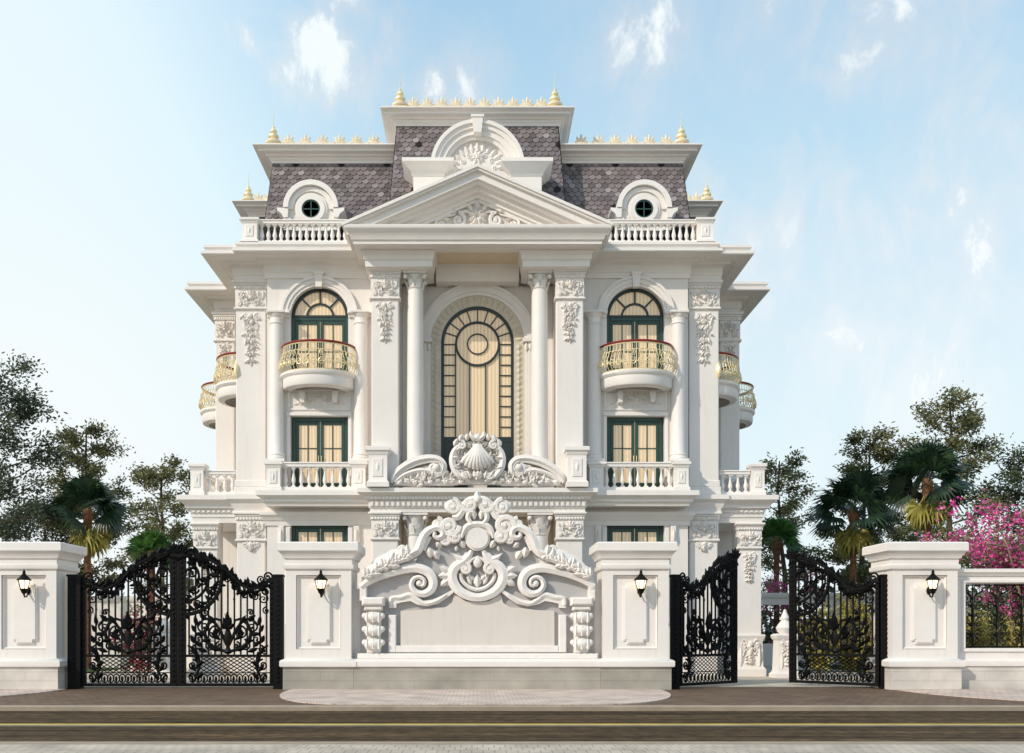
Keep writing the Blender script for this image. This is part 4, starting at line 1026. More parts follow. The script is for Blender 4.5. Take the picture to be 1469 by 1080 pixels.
def cresting(x0, x1, y, z, n):
    """pale gilt anthemion cresting along a roof edge"""
    b = MB(); b.box(x0, x1, y - 0.02, y + 0.02, z, z + 0.04)
    for i in range(n):
        x = x0 + (x1 - x0) * (i + 0.5) / n; q = (x1 - x0) / n
        for a, L in ((90, 0.36), (58, 0.31), (122, 0.31), (26, 0.24), (154, 0.24)):
            pts = [(x, y, z + 0.05), (x + math.cos(R(a)) * L * 0.6, y, z + 0.07 + math.sin(R(a)) * L * 0.6), (x + math.cos(R(a)) * L, y, z + 0.07 + math.sin(R(a)) * L)]
            b.tube(pts, [0.03, 0.06, 0.03], 5)
        b.tube([(x + q * 0.5 * math.cos(t), y, z + 0.04 + 0.12 * math.sin(t)) for t in [PI * j / 8 for j in range(9)]], 0.03, 5)
        for d in (-1, 1): b.tube([(x + d * 0.05, y, z + 0.05), (x + d * q * 0.3, y, z + 0.16), (x + d * q * 0.42, y, z + 0.08)], [0.03, 0.04, 0.02], 5)
        b.ball(x + q * 0.5, y, z + 0.10, 0.045, nu=6, nv=4)
    part(b, 'roof_cresting', M['palegold'])
cresting(-2.5, 2.5, 34.35, 19.88, 10)
for s in (-1, 1):
    cresting(min(s * 3.4, s * 7.05), max(s * 3.4, s * 7.05), 34.95, 18.87, 6)
    cresting(min(s * 8.2, s * 9.0), max(s * 8.2, s * 9.0), 39.3, 18.74, 2)

# --- dormers
def oculus_dormer(s):
    cx, cz, y = -5.78, 16.22, 33.95
    b = MB(mirror=bool(s))
    b.prism([(cx - 0.90, 15.5), (cx + 0.90, 15.5), (cx + 0.88, 16.2)] + arc(cx, cz, 0.86, 0, PI, 20)[1:-1] + [(cx - 0.88, 16.2)], y + 0.10, y + 1.6)
    d = part(b, 'dormer', M['white'])
    t = MB(mirror=bool(s))
    t.band(arc(cx, cz, 0.62, 0, PI, 24), arc(cx, cz, 0.78, 0, PI, 24), y + 0.02, y + 0.12)
    t.band(arc(cx, cz + 0.02, 0.78, 0, PI, 24), arc(cx, cz + 0.02, 0.95, 0, PI, 24), y - 0.10, y + 1.5)
    t.band(arc(cx, cz, 0.32, 0, 2 * PI, 28)[:-1], arc(cx, cz, 0.48, 0, 2 * PI, 28)[:-1], y - 0.02, y + 0.12, closed=True)
    t.band(arc(cx, cz, 0.48, 0, 2 * PI, 28)[:-1], arc(cx, cz, 0.56, 0, 2 * PI, 28)[:-1], y + 0.03, y + 0.12, closed=True)
    for dd in (-1, 1):
        xs = [(cx + dd * 0.78, 16.20), (cx + dd * 1.16, 16.24), (cx + dd * 1.16, 16.14), (cx + dd * 1.02, 16.04), (cx + dd * 0.95, 15.9), (cx + dd * 0.80, 15.9)]
        t.prism(xs, y - 0.06, y + 1.3)
        t.prism([(cx + dd * 0.66, 15.48), (cx + dd * 0.94, 15.48), (cx + dd * 0.94, 15.9), (cx + dd * 0.70, 15.9)], y - 0.02, y + 1.0)
        t.spiral(cx + dd * 0.92, 15.66, y, 0.15, PI / 2, 1.2, -dd, 0.05, n=5)
    part(t, 'dormer_surround', M['trim'], d)
    g = MB(mirror=bool(s)); g.lathe(0, 0, [(0.01, 0), (0.33, 0.0)], 24)
    g.v = [(cx + px, y + 0.06, cz + py) for px, py, _ in g.v]
    part(g, 'oculus_pane', M['oculus'], d)
    f = MB(mirror=bool(s)); f.box(cx - 0.02, cx + 0.02, y + 0.02, y + 0.055, cz - 0.32, cz + 0.32); f.box(cx - 0.32, cx - 0.02, y + 0.02, y + 0.055, cz - 0.02, cz + 0.02); f.box(cx + 0.02, cx + 0.32, y + 0.02, y + 0.055, cz - 0.02, cz + 0.02)
    f.band(arc(cx, cz, 0.27, 0, 2 * PI, 24)[:-1], arc(cx, cz, 0.325, 0, 2 * PI, 24)[:-1], y + 0.01, y + 0.055, closed=True)
    part(f, 'oculus_frame', M['green'], d)
for s in (0, 1): oculus_dormer(s)
# large arched dormer over the pediment
y = 33.0; zz = 17.15
b = MB()
b.prism([(-1.52, 14.6), (1.52, 14.6), (1.52, zz)] + arc(0, zz, 1.50, 0, PI, 32)[1:-1] + [(-1.52, zz)], y + 0.16, y + 2.6)
d = part(b, 'arched_dormer', M['white'])
b = MB()
for ra, rb, q in ((1.02, 1.14, 0.02), (1.14, 1.32, -0.06), (1.32, 1.46, -0.14), (1.46, 1.58, -0.22)):
    b.band(arc(0, zz, ra, 0, PI, 36), arc(0, zz, rb, 0, PI, 36), y + q, y + 2.4)
b.prism([(-0.13, zz + 1.1), (0.13, zz + 1.1), (0.19, zz + 1.64), (-0.19, zz + 1.64)], y - 0.30, y + 0.6)
b.box(-0.22, 0.22, y - 0.33, y + 0.6, zz + 1.60, zz + 1.68)
for sgn in (-1, 1):
    b.rect(min(sgn * 1.15, sgn * 2.16), max(sgn * 1.15, sgn * 2.16), y - 0.02, y + 1.6, [(0.0, 16.2), (0.0, 16.88), (0.05, 16.92), (0.08, 17.02), (0.20, 17.12), (0.34, 17.22), (0.36, 17.24), (0.36, 17.36), (0.0, 17.38)])
part(b, 'dormer_surround', M['trim'], d)
b = MB(); yr = y + 0.16
b.rosette(0, zz + 0.45, yr, 0.26, 8, 0.1)
for i in range(13):
    a = PI * (i + 0.5) / 13
    b.leaf(0.66 * math.cos(a), zz + 0.66 * math.sin(a), yr, a, 0.34, 0.20, 0.10)
    if i % 2 == 0: b.spiral(0.58 * math.cos(a), zz + 0.58 * math.sin(a), yr, 0.10, a, 1.1, 1, 0.03, n=5)
part(b, 'dormer_carving', M['carve'], d)
# ------------------------------------------------------------------ gate pillars, name wall, side walls
YS = 26.1
def zf(py): return Z(py, YS)
def gate_pillar(px, label):
    cx = X(px, YS); hw = 0.87; y1 = YS + 1.35
    t = thing('gate_pillar', label, 'gate pillar', (cx, YS, 0), 'white panelled gate pillars')
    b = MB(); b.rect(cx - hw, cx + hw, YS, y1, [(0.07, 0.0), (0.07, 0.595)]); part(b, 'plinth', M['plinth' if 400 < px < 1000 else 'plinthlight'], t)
    b = MB(); b.rect(cx - hw, cx + hw, YS, y1, [(0.09, 0.60), (0.14, 0.62), (0.15, 0.66), (0.15, 0.76), (0.12, 0.79), (0.05, 0.82), (0.0, 0.845)]); part(b, 'ledge', M['trim'], t)
    # shaft with a sunk panel on the street face
    z0, z1, ph = 0.84, 3.20, 0.60
    b = MB(); b.box(cx - hw + 0.001, cx + hw - 0.001, YS + 0.10, y1, z0, z1)
    b.box(cx - hw, cx - ph, YS, YS + 0.10, z0, z1); b.box(cx + ph, cx + hw, YS, YS + 0.10, z0, z1)
    b.box(cx - ph, cx + ph, YS, YS + 0.10, z0, 1.08); b.box(cx - ph, cx + ph, YS, YS + 0.10, 3.06, z1)
    part(b, 'shaft', M['white'], t)
    b = MB()
    for x0, x1, za, zb in ((-ph, ph, 1.08, 1.13), (-ph, ph, 3.01, 3.06), (-ph, -ph + 0.05, 1.13, 3.01), (ph - 0.05, ph, 1.13, 3.01)): b.bbox(cx + x0, cx + x1, YS + 0.035, YS + 0.11, za, zb, 0.03)
    # raised field with notched corners
    q, n, a, c = 0.33, 0.09, 1.22, 2.84
    out = [(-q + n, a), (q - n, a), (q - n, a + n), (q, a + n), (q, c - n), (q - n, c - n), (q - n, c), (-q + n, c), (-q + n, c - n), (-q, c - n), (-q, a + n), (-q + n, a + n)]
    b.prism([(cx + u, v) for u, v in out], YS + 0.055, YS + 0.105)
    inn = [(u * 0.88, (v - (a + c) / 2) * 0.95 + (a + c) / 2) for u, v in out]
    b.prism([(cx + u, v) for u, v in inn], YS + 0.025, YS + 0.06)
    part(b, 'sunk_panel', M['trim'], t)
    b = MB(); b.rect(cx - hw, cx + hw, YS, y1, [(0.0, 3.19), (0.05, 3.22), (0.06, 3.24), (0.06, 3.33), (0.02, 3.35), (0.02, 3.48), (0.07, 3.51), (0.08, 3.56), (0.15, 3.66), (0.20, 3.70), (0.20, 3.90), (0.17, 3.93), (0.0, 3.95)]); part(b, 'cap', M['trim'], t)
    return t
PX = [34, 457, 912, 1327]
for px, l in zip(PX, ('white panelled gate pillar at the far left end, left of the closed double gate', 'white gate pillar between the closed double gate and the carved name wall',
                      'white gate pillar between the carved name wall and the open gate', 'white gate pillar joining the open gate to the grilled wall opening')): gate_pillar(px, l)

# wall lanterns, one on each pillar
def lantern():
    t = thing('wall_lantern', '', 'lamp', (0, 0, 0), 'black lanterns on the gate pillars')
    b = MB()
    b.lathe(0, -0.27, [(0.185, 0.165), (0.18, 0.19), (0.12, 0.25), (0.05, 0.33), (0.03, 0.36), (0.045, 0.38), (0.02, 0.43), (0.004, 0.47)], 12); b.build('hood', M['iron'], t, world=False)
    b = MB()
    b.lathe(0, -0.27, [(0.02, -0.20), (0.06, -0.17), (0.10, -0.08), (0.115, -0.06), (0.09, -0.05)], 10)
    b.tube([(0, -0.27, -0.19), (0, -0.24, -0.27), (0, -0.12, -0.26), (0, -0.03, -0.16), (0, 0.0, -0.12)], 0.022, 6)
    b.ball(0, -0.02, -0.10, 0.06, 0.03, 0.11, 10, 6); b.ball(0, -0.27, -0.21, 0.03, nu=7, nv=5)
    b.build('bracket', M['iron'], t, world=False)
    b = MB()
    for i in range(6):
        a = 2 * PI * i / 6; b.tube([(0.10 * math.cos(a), -0.27 + 0.10 * math.sin(a), -0.06), (0.155 * math.cos(a), -0.27 + 0.155 * math.sin(a), 0.17)], 0.010, 4)
    b.build('cage', M['iron'], t, world=False)
    b = MB(); b.lathe(0, -0.27, [(0.075, -0.05), (0.09, -0.02), (0.135, 0.16), (0.11, 0.168)], 12); b.build('globe', M['lamp'], t, world=False)
    return t
L0 = lantern()
for i, (px, l) in enumerate(zip(PX, ('black lantern on the pillar at the far left end', 'black lantern on the pillar between closed gate and carved name wall', 'black lantern on the pillar between carved name wall and open gate', 'black lantern on the pillar beside the grilled wall opening'))):
    o = L0 if i == 0 else copy_tree(L0)
    o.location = (X(px, YS) + (0.10 if i else 0.12), YS + 0.03, zf(842)); o['label'] = l

# ---- carved name wall
kq = 26.35 / FPX; YQ = 26.35
def q2(px, py): return ((px - 684.5) * kq, EYE + (HY - py) * kq)
NW = thing('name_wall', 'white carved name wall with scrolled top and blank panel between two gate pillars', 'wall', (0, YQ, 0))
xa, xb = X(457, YS) + 0.945, X(912, YS) - 0.945
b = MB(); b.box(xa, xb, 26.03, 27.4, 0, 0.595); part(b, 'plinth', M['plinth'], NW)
b = MB(); b.sweep([(0.02, 0.60), (0.07, 0.62), (0.08, 0.66), (0.08, 0.76), (0.05, 0.79), (-0.2, 0.83)], [(xa - 0.02, 26.055), (xb + 0.02, 26.055)]); part(b, 'ledge', M['trim'], NW)
half = [(516, 946), (516, 838), (530, 828), (560, 818), (590, 810), (606, 790), (612, 774), (622, 760), (640, 752), (654, 744), (668, 724), (684.5, 716)]
sil = [q2(*p) for p in half] + [(-x, z) for x, z in [q2(*p) for p in half[:-1]]][::-1]
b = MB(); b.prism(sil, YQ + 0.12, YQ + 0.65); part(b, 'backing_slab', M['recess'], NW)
# low flank walls between the slab and the pillars
b = MB()
for d in (-1, 1):
    x0, x1 = d * (684.5 - 516) * kq, d * (X(912, YS) - 0.80 + 0.01)
    b.box(min(x0, x1) + (0.0), max(x0, x1), YQ + 0.2, YQ + 0.6, 0.8, 2.72)
part(b, 'flank_wall', M['white'], NW)
b = MB()
pl = [(574, 926), (574, 876), (600, 875), (622, 872), (638, 871), (648, 864), (651, 852), (668, 862), (684.5, 864)]
b.prism([q2(*p) for p in pl] + [(-x, z) for x, z in [q2(*p) for p in pl[:-1]]][::-1], YQ + 0.03, YQ + 0.13)
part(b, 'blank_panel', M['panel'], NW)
b = MB(); c = MB()
for d in (-1, 1):
    def P(px, py): x, z = q2(px, py); return (-d * x, z)      # drawn for the left half; d=1 mirrors it
    def seq(*pts): return [P(*p) for p in pts]
    def bx(px0, px1, py0, py1, y0, y1, bev=0.02, mb=None):
        (x0, z0), (x1, z1) = P(px0, py1), P(px1, py0)
        (mb or b).bbox(min(x0, x1), max(x0, x1), y0, y1, z0, z1, bev)
    # frame of the blank panel
    bx(557, 568, 882, 936, YQ - 0.06, YQ + 0.13)
    if d == 1: bx(568.1, 800.9, 926, 936, YQ - 0.06, YQ + 0.13); bx(512, 857, 937, 946, YQ - 0.14, YQ + 0.13, 0.04)
    # sloping coping that rolls into the big volute
    cop = seq((518, 842), (530, 833), (548, 825), (568, 819), (588, 815), (603, 816), (615, 822), (621, 834), (618, 846), (607, 852), (596, 849), (590, 840), (593, 831), (601, 828), (608, 832), (608, 839), (603, 841))
    b.rband(cop, [0.16, 0.20, 0.22, 0.23, 0.24, 0.25, 0.25, 0.24, 0.22, 0.19, 0.16, 0.14, 0.12, 0.11, 0.10, 0.09, 0.08], YQ - 0.16, YQ + 0.13, 0.05)
    x, z = P(601, 837); b.ball(x, YQ - 0.05, z, 0.09, 0.10, 0.09, 10, 6)
    bx(516, 526, 838, 862, YQ - 0.10, YQ + 0.2)
    # stepped lower lip under the volute
    lip = seq((558, 872), (558, 856), (572, 853), (586, 849), (594, 855), (606, 862), (620, 860), (632, 855), (641, 850), (648, 846), (650, 850), (640, 858), (628, 866), (612, 870), (598, 867), (588, 862), (576, 864), (568, 866), (568, 872))
    b.prism(lip, YQ - 0.04, YQ + 0.13)
    b.rband(seq((560, 868), (562, 858), (575, 857), (588, 853), (598, 860), (610, 866), (626, 862), (640, 853)), [0.1, 0.12, 0.12, 0.13, 0.13, 0.12, 0.1, 0.06], YQ - 0.10, YQ + 0.1, 0.04)
    # console at the side: cap and three leaf rolls
    bx(520, 552, 857, 869, YQ - 0.30, YQ + 0.2, 0.05); bx(523, 549, 869.2, 876, YQ - 0.22, YQ + 0.2, 0.04)
    bx(526, 546, 876.2, 936.8, YQ - 0.06, YQ + 0.2)
    for py in (885, 904, 923):
        x, z = P(536, py); b.ball(x, YQ - 0.10, z, 0.27, 0.20, 0.155, 12, 7)
        for dx in (-0.16, 0, 0.16): b.leaf(x + dx, z - 0.16, YQ - 0.22, R(90), 0.30, 0.15, 0.08)
        for dx in (-1, 1): b.ball(x + dx * 0.23, YQ - 0.16, z + 0.03, 0.085, nu=8, nv=5)
    # U shaped cartouche border
    U = seq((684.5, 857), (670, 854), (657, 846), (649, 834), (648, 822), (654, 812), (664, 806), (672, 798), (676, 790))
    wu = [0.22, 0.24, 0.26, 0.28, 0.28, 0.26, 0.22, 0.18, 0.1]
    if d == 1: b.rband(U[::-1] + [(-x, z) for x, z in U[1:]], wu[::-1] + wu[1:], YQ - 0.12, YQ + 0.13, 0.05)
    b.rband(seq((684.5, 846), (672, 842), (662, 832), (660, 822)), 0.10, YQ - 0.03, YQ + 0.13, 0.03)
    b.rband(seq((664, 803), (656, 800), (649, 794)), [0.2, 0.14, 0.02], YQ - 0.10, YQ + 0.13, 0.04)
    b.rband(seq((676, 793), (670, 796), (664, 803)), [0.05, 0.14, 0.18], YQ - 0.10, YQ + 0.13, 0.04)
    for px, py, a, L in ((644, 826, 180, 0.32), (643, 820, 150, 0.28), (643, 832, 215, 0.28), (640, 826, 175, 0.2)):
        x, z = P(px, py); b.leaf(x, z, YQ - 0.02, R(a) if d < 0 else R(180 - a), L, 0.2, 0.12)
    x, z = P(667, 816); b.spiral(x, z, YQ - 0.02, 0.15, PI / 2, 1.4, d, 0.06, tail=seq((681, 800), (676, 803), (672, 808)))
    for px, py, a, L in ((676, 838, 60, 0.22), (671, 832, 100, 0.2), (680, 832, 45, 0.2)):
        x, z = P(px, py); b.leaf(x, z, YQ + 0.06, R(90 - d * -1 * 0) if a == 90 else (R(a) if d > 0 else R(180 - a)), L, 0.13, 0.09)
    # scrolled cresting along the top
    b.rband(seq((580, 800), (592, 796), (600, 788), (604, 777), (609, 767), (617, 760), (627, 757), (634, 761), (635, 768), (629, 772), (623, 769), (624, 764)), [0.10, 0.2, 0.24, 0.24, 0.22, 0.2, 0.19, 0.18, 0.16, 0.13, 0.11, 0.08], YQ - 0.18, YQ + 0.3, 0.06)
    b.rband(seq((608, 790), (611, 778), (617, 770)), [0.06, 0.14, 0.08], YQ - 0.08, YQ + 0.2, 0.03)
    for px, py, r_, a0, dr, th in ((645, 755, 0.27, 0, d, 0.095), (652, 769, 0.19, 90, -d, 0.085), (627, 752, 0.16, 90, d, 0.07), (672, 724, 0.20, 180 if d < 0 else 0, -d, 0.08), (649, 727, 0.20, 90, d, 0.075), (660, 732, 0.14, 0, -d, 0.06), (638, 775, 0.12, 0, d, 0.06)):
        x, z = P(px, py); b.spiral(x, z, YQ - 0.02, r_, R(a0), 1.5, dr, th)
    b.rband(seq((684.5, 716), (676, 716), (668, 722), (662, 734), (656, 742), (648, 742)), [0.14, 0.16, 0.18, 0.2, 0.18, 0.1], YQ - 0.12, YQ + 0.3, 0.05)
    b.rband(seq((663, 730), (655, 722), (645, 721), (640, 727), (644, 733)), [0.1, 0.14, 0.14, 0.12, 0.08], YQ - 0.08, YQ + 0.25, 0.04)
    b.rband(seq((677, 752), (671, 744), (673, 736), (680, 736)), [0.08, 0.14, 0.14, 0.08], YQ - 0.14, YQ + 0.2, 0.05)
    b.rband(seq((684.5, 752), (675, 753), (668, 757), (664, 764), (662, 772)), [0.16, 0.16, 0.16, 0.14, 0.06], YQ - 0.14, YQ + 0.2, 0.05)
    for px, py, a, L, W_ in ((660, 775, -60, 0.25, 0.2), (615, 785, -80, 0.3, 0.25), (622, 790, -60, 0.28, 0.22), (625, 778, -40, 0.22, 0.18), (680, 745, 100, 0.35, 0.2), (655, 783, -100, 0.15, 0.12), (684, 728, 110, 0.2, 0.14)):
        x, z = P(px, py); b.leaf(x, z, YQ + 0.02, R(a) if d < 0 else R(180 - a), L, W_, 0.16)
    # chunky leaf blocks lying on the sloping coping
    for (p0, p1, w0, w1) in (((522, 827), (537, 815), 0.08, 0.26), ((536, 816), (556, 803), 0.30, 0.36), ((556, 803), (573, 795), 0.34, 0.30), ((572, 796), (588, 795), 0.30, 0.16)):
        m_ = ((p0[0] + p1[0]) / 2, (p0[1] + p1[1]) / 2 - 1)
        b.rband(seq(p0, m_, p1), [w0, max(w0, w1) * 1.05, w1], YQ - 0.20, YQ + 0.3, 0.09)
    rq = random.Random(21)
    for i in range(15):
        q = i / 14; px, py = 524 + 62 * q, 826 - 31 * q ** 0.75; x, z = P(px, py + rq.uniform(-1, 4))
        for a, L in ((rq.uniform(50, 110), rq.uniform(.16, .34)), (rq.uniform(0, 60), rq.uniform(.16, .3)), (rq.uniform(-40, 10), rq.uniform(.14, .26))): b.leaf(x, z - 0.05, YQ - 0.18, R(180 - a - 10 * (i % 2)) if d > 0 else R(a + 10 * (i % 2)), L, 0.16, 0.10)
    x, z = P(576, 789); b.spiral(x, z, YQ - 0.05, 0.13, R(-90), 1.3, -d, 0.06)
    b.prism(seq((518, 838), (518, 828), (548, 815), (575, 803), (592, 800), (596, 808), (575, 812), (548, 820)), YQ + 0.02, YQ + 0.5)
x, z = q2(684.5, 772)
t_ = [(x + 0.285 * math.cos(a), z + 0.285 * math.sin(a)) for a in [2 * PI * i / 28 for i in range(28)]]
b.prism(t_, YQ - 0.10, YQ + 0.13)
b.band(arc(x, z, 0.285, 0, 2 * PI, 28)[:-1], arc(x, z, 0.34, 0, 2 * PI, 28)[:-1], YQ - 0.04, YQ + 0.13, closed=True)
x, z = q2(684.5, 806); b.ball(x, YQ, z, 0.13, 0.10, 0.17, 10, 6)
x, z = q2(684.5, 717); b.ball(x, YQ - 0.08, z, 0.11, 0.12, 0.12, 10, 6); b.leaf(x, z + 0.02, YQ - 0.05, R(90), 0.22, 0.2, 0.1)
x, z = q2(684.5, 842); b.leaf(x, z, YQ + 0.03, R(90), 0.34, 0.22, 0.12)
part(b, 'carving', M['carve'], NW)

# ---- wall with grilled openings, right of the last pillar (and its continuation on the far left)
def grilled_wall(x0, x1, label, piers=True):
    t = thing('boundary_wall', label, 'wall', ((x0 + x1) / 2, 26.5, 0))
    y0, y1 = 26.40, 26.95
    b = MB(); b.box(x0, x1, y0 - 0.07, y1, 0, 0.595); part(b, 'plinth', M['plinthlight'], t)
    b = MB(); b.sweep([(0.02, 0.60), (0.10, 0.62), (0.11, 0.66), (0.11, 0.76), (0.06, 0.79), (-0.2, 0.83)], [(x0, y0), (x1, y0)]); part(b, 'ledge', M['trim'], t)
    b = MB(); n = max(1, int(round((x1 - x0) / 4.6))); L = (x1 - x0) / n
    b.box(x0, x1, y0, y1, 0.6, 1.10); b.box(x0, x1, y0, y1, 2.86, 3.06)
    for i in range(n):
        a = x0 + i * L
        b.box(a, a + 0.32, y0, y1, 1.10, 2.86); b.box(a + L - 0.32, a + L, y0, y1, 1.10, 2.86)
    part(b, 'wall', M['white'], t)
    b = MB()
    for i in range(n):
        a, c = x0 + i * L + 0.32, x0 + (i + 1) * L - 0.32
        for p in ((a - 0.10, a - 0.0, 1.10, 2.86), (c, c + 0.10, 1.10, 2.86), (a - 0.10, c + 0.10, 2.862, 2.96), (a - 0.10, c + 0.10, 1.0, 1.098)): b.bbox(p[0], p[1], y0 - 0.05, y0 + 0.01, p[2], p[3], 0.02)
    part(b, 'opening_surround', M['trim'], t)
    b = MB(); b.sweep([(0.02, 3.05), (0.05, 3.07), (0.06, 3.12), (0.12, 3.15), (0.12, 3.23), (0, 3.25), (-0.6, 3.25)], [(x0, y0), (x1, y0)]); part(b, 'coping', M['trim'], t)
    for i in range(n):
        a, c = x0 + i * L + 0.32, x0 + (i + 1) * L - 0.32; g = MB(); yg = (y0 + y1) / 2
        for z in (1.14, 2.82): g.box(a, c, yg - 0.02, yg + 0.02, z - 0.02, z + 0.02)
        m_ = int((c - a) / 0.62)
        for k in range(m_):
            x = a + (c - a) * (k + 0.5) / m_; w_ = (c - a) / m_
            for d in (-1, 1):
                g.spiral(x + d * w_ * 0.25, 2.45, yg, w_ * 0.24, PI / 2, 1.3, d, 0.018, n=4, tail=[(x + d * 0.02, 1.16), (x + d * 0.04, 1.6), (x + d * 0.02, 2.1), (x + d * 0.06, 2.5)])
                g.spiral(x + d * w_ * 0.25, 1.5, yg, w_ * 0.22, -PI / 2, 1.3, -d, 0.016, n=4)
                for zc in (1.28, 1.78, 2.02, 2.26, 2.68): g.spiral(x + d * w_ * 0.25, zc, yg, w_ * 0.18, PI / 2, 1.3, d if zc < 2 else -d, 0.014, n=4)
                for zc in (1.4, 1.68, 1.95, 2.2): g.leaf(x + d * 0.03, zc, yg - 0.015, R(90 - d * 40), 0.16, 0.07, 0.03)
            g.box(x - 0.012, x + 0.012, yg - 0.012, yg + 0.012, 1.14, 2.82)
        part(g, 'grille', M['iron'], t)
    return t
xr = X(1327, YS) + 0.90
grilled_wall(xr, xr + 9.3, 'white boundary wall with black grilled opening right of the last gate pillar')
xl = X(34, YS) - 0.90
grilled_wall(xl - 9.3, xl, 'white boundary wall with black grilles left of the first gate pillar')

# ------------------------------------------------------------------ wrought iron gates
YG = 26.55
def gate_post(x0, x1, label):
    b = MB(); b.bbox(x0, x1, YG - 0.12, YG + 0.12, 0.0, 3.06, 0.015)
    for i in range(22):
        b.ball((x0 + x1) / 2, YG - 0.125, 0.2 + i * 0.13, 0.05, 0.03, 0.05, 6, 4)
    b.rect(x0, x1, YG - 0.12, YG + 0.12, [(0.02, 3.04), (0.02, 3.08), (0.0, 3.10)])
    o = b.build('gate_post', M['iron']); tag(o, label, 'gate post', 'black gate posts')
gate_post(X(99, YG), X(118, YG), 'black gate post at the left edge of the closed double gate')
gate_post(X(393, YG), X(406.5, YG), 'black gate post at the right edge of the closed double gate')
gate_post(X(962, YG), X(974, YG), 'black gate post beside the pillar right of the name wall')
gate_post(X(1262, YG), X(1277, YG), 'black gate post beside the pillar next to the grilled opening')
def gate_leaf(L, flip, label, loc, rz):
    """hinge stile at x=0, free stile at x=L (mirrored for flip); plane y=0"""
    t = thing('gate_leaf', label, 'gate', loc, 'black wrought iron gate leaves', rz)
    def bd(mb, name): mb.mirror = flip; return mb.build(name, M['iron'], t, world=False)
    S = L / 2.6
    f = MB()
    f.box(0.0, 0.10, -0.04, 0.04, 0.05, 3.0); f.bbox(L - 0.20, L, -0.05, 0.05, 0.05, 3.66, 0.01)
    f.box(0.10, L - 0.20, -0.035, 0.035, 0.05, 0.13); f.box(0.10, L - 0.20, -0.035, 0.035, 0.84, 0.91); f.box(0.10, L - 0.20, -0.025, 0.025, 0.40, 0.43)
    for i in range(25): f.ball(L - 0.10, -0.055, 0.2 + i * 0.14, 0.045, 0.03, 0.05, 6, 4)
    for i in range(20): f.ball(0.05, -0.045, 0.2 + i * 0.14, 0.03, 0.02, 0.04, 6, 4)
    bd(f, 'frame')
    # upper edge: (u, z) from hinge to free stile
    top = [(0.05, 2.98), (0.20, 2.86), (0.38, 2.74), (0.62, 2.70), (0.86, 2.80), (1.08, 3.00), (1.32, 3.22), (1.60, 3.42), (1.90, 3.57), (2.2, 3.66), (2.42, 3.70), (2.6, 3.72)]
    top = [(u * S, z) for u, z in top]
    def ztop(x):
        for (a, za), (c, zc) in zip(top, top[1:]):
            if x <= c: return za + (zc - za) * (x - a) / (c - a)
        return top[-1][1]
    c = MB()
    c.tube([(u, 0, z) for u, z in top], [0.04] + [0.055] * 10 + [0.045], 6)
    rc = random.Random(3)
    for i in range(34):
        q = (i + 0.5) / 34; u = 0.1 + (L - 0.2) * q; z = ztop(u); sl = math.atan2(ztop(u + 0.05) - ztop(u - 0.05), 0.1)
        c.leaf(u, z - 0.02, -0.02, sl + R(rc.uniform(20, 75)), rc.uniform(.14, .32), rc.uniform(.07, .13), 0.05); c.leaf(u, z - 0.05, -0.02, sl - R(rc.uniform(95, 165)), rc.uniform(.16, .34), rc.uniform(.07, .12), 0.05)
        if i % 2: c.leaf(u, z - 0.12, -0.03, sl + R(rc.uniform(-50, 20)), rc.uniform(.2, .32), 0.11, 0.06)
        if i % 4 == 1: c.spiral(u, z + 0.05, 0, 0.09, sl + R(-90), 1.2, 1, 0.022, n=4, lift=0); c.spiral(u, z - 0.24, 0, 0.11, sl + R(90), 1.3, -1, 0.026, n=4, lift=0)
    c.spiral(0.16, 3.02, 0, 0.13, R(200), 1.4, -1, 0.03, n=5, lift=0); c.spiral(0.34, 2.95, 0, 0.11, R(-60), 1.3, 1, 0.026, n=5, lift=0)
    # finial cluster at the free stile
    for a in (90, 120, 60, 150, 35): c.leaf(L - 0.08, 3.62, -0.02, R(a), 0.34, 0.14, 0.06)
    c.ball(L - 0.1, 0, 3.68, 0.10, 0.06, 0.10, 8, 5); c.spiral(L - 0.32, 3.66, 0, 0.13, R(0), 1.4, 1, 0.03, n=5, lift=0)
    bd(c, 'crest')
    v = MB(); n = 13
    for i in range(n):
        x = 0.10 + (L - 0.30) * (i + 0.5) / n
        v.box(x - 0.021, x + 0.021, -0.016, 0.016, 0.91, ztop(x) - 0.16)
        if i % 2: v.leaf(x, 2.25 + 0.1 * (i % 4), -0.016, R(90), 0.14, 0.07, 0.03)
    bd(v, 'bars')
    g = MB(); mx = (0.10 + L - 0.20) / 2
    # great quarter circle by the free stile, nested scrolls inside it
    cx, cz = L - 0.16, 3.02
    for rr, th, a0, a1 in ((1.02, 0.055, 268, 172), (0.92, 0.03, 262, 178), (0.66, 0.042, 262, 120), (0.40, 0.036, 250, 100)):
        g.tube([(cx + rr * S * math.cos(R(a0 + (a1 - a0) * i / 20)), 0, min(cz + rr * math.sin(R(a0 + (a1 - a0) * i / 20)), 3.62)) for i in range(21)], th, 6)
    for px, pz, r_, a0, dr, tn in ((-0.20, 0.10, 0.17, 0, 1, 1.6), (-0.50, -0.10, 0.14, 40, -1, 1.5), (-0.26, -0.34, 0.14, 180, 1, 1.4), (-0.52, 0.28, 0.12, 0, 1, 1.3), (-0.22, 0.42, 0.13, 0, -1, 1.3), (-0.70, -0.36, 0.13, 180, 1, 1.3), (-0.36, -0.72, 0.13, 200, 1, 1.4), (-0.80, 0.06, 0.11, 90, 1, 1.3), (-0.14, -0.66, 0.10, 90, -1, 1.3)):
        g.spiral(cx + px * S, cz + pz, 0, r_, R(a0), tn, dr, 0.034, n=5, lift=0)
    rc = random.Random(4)
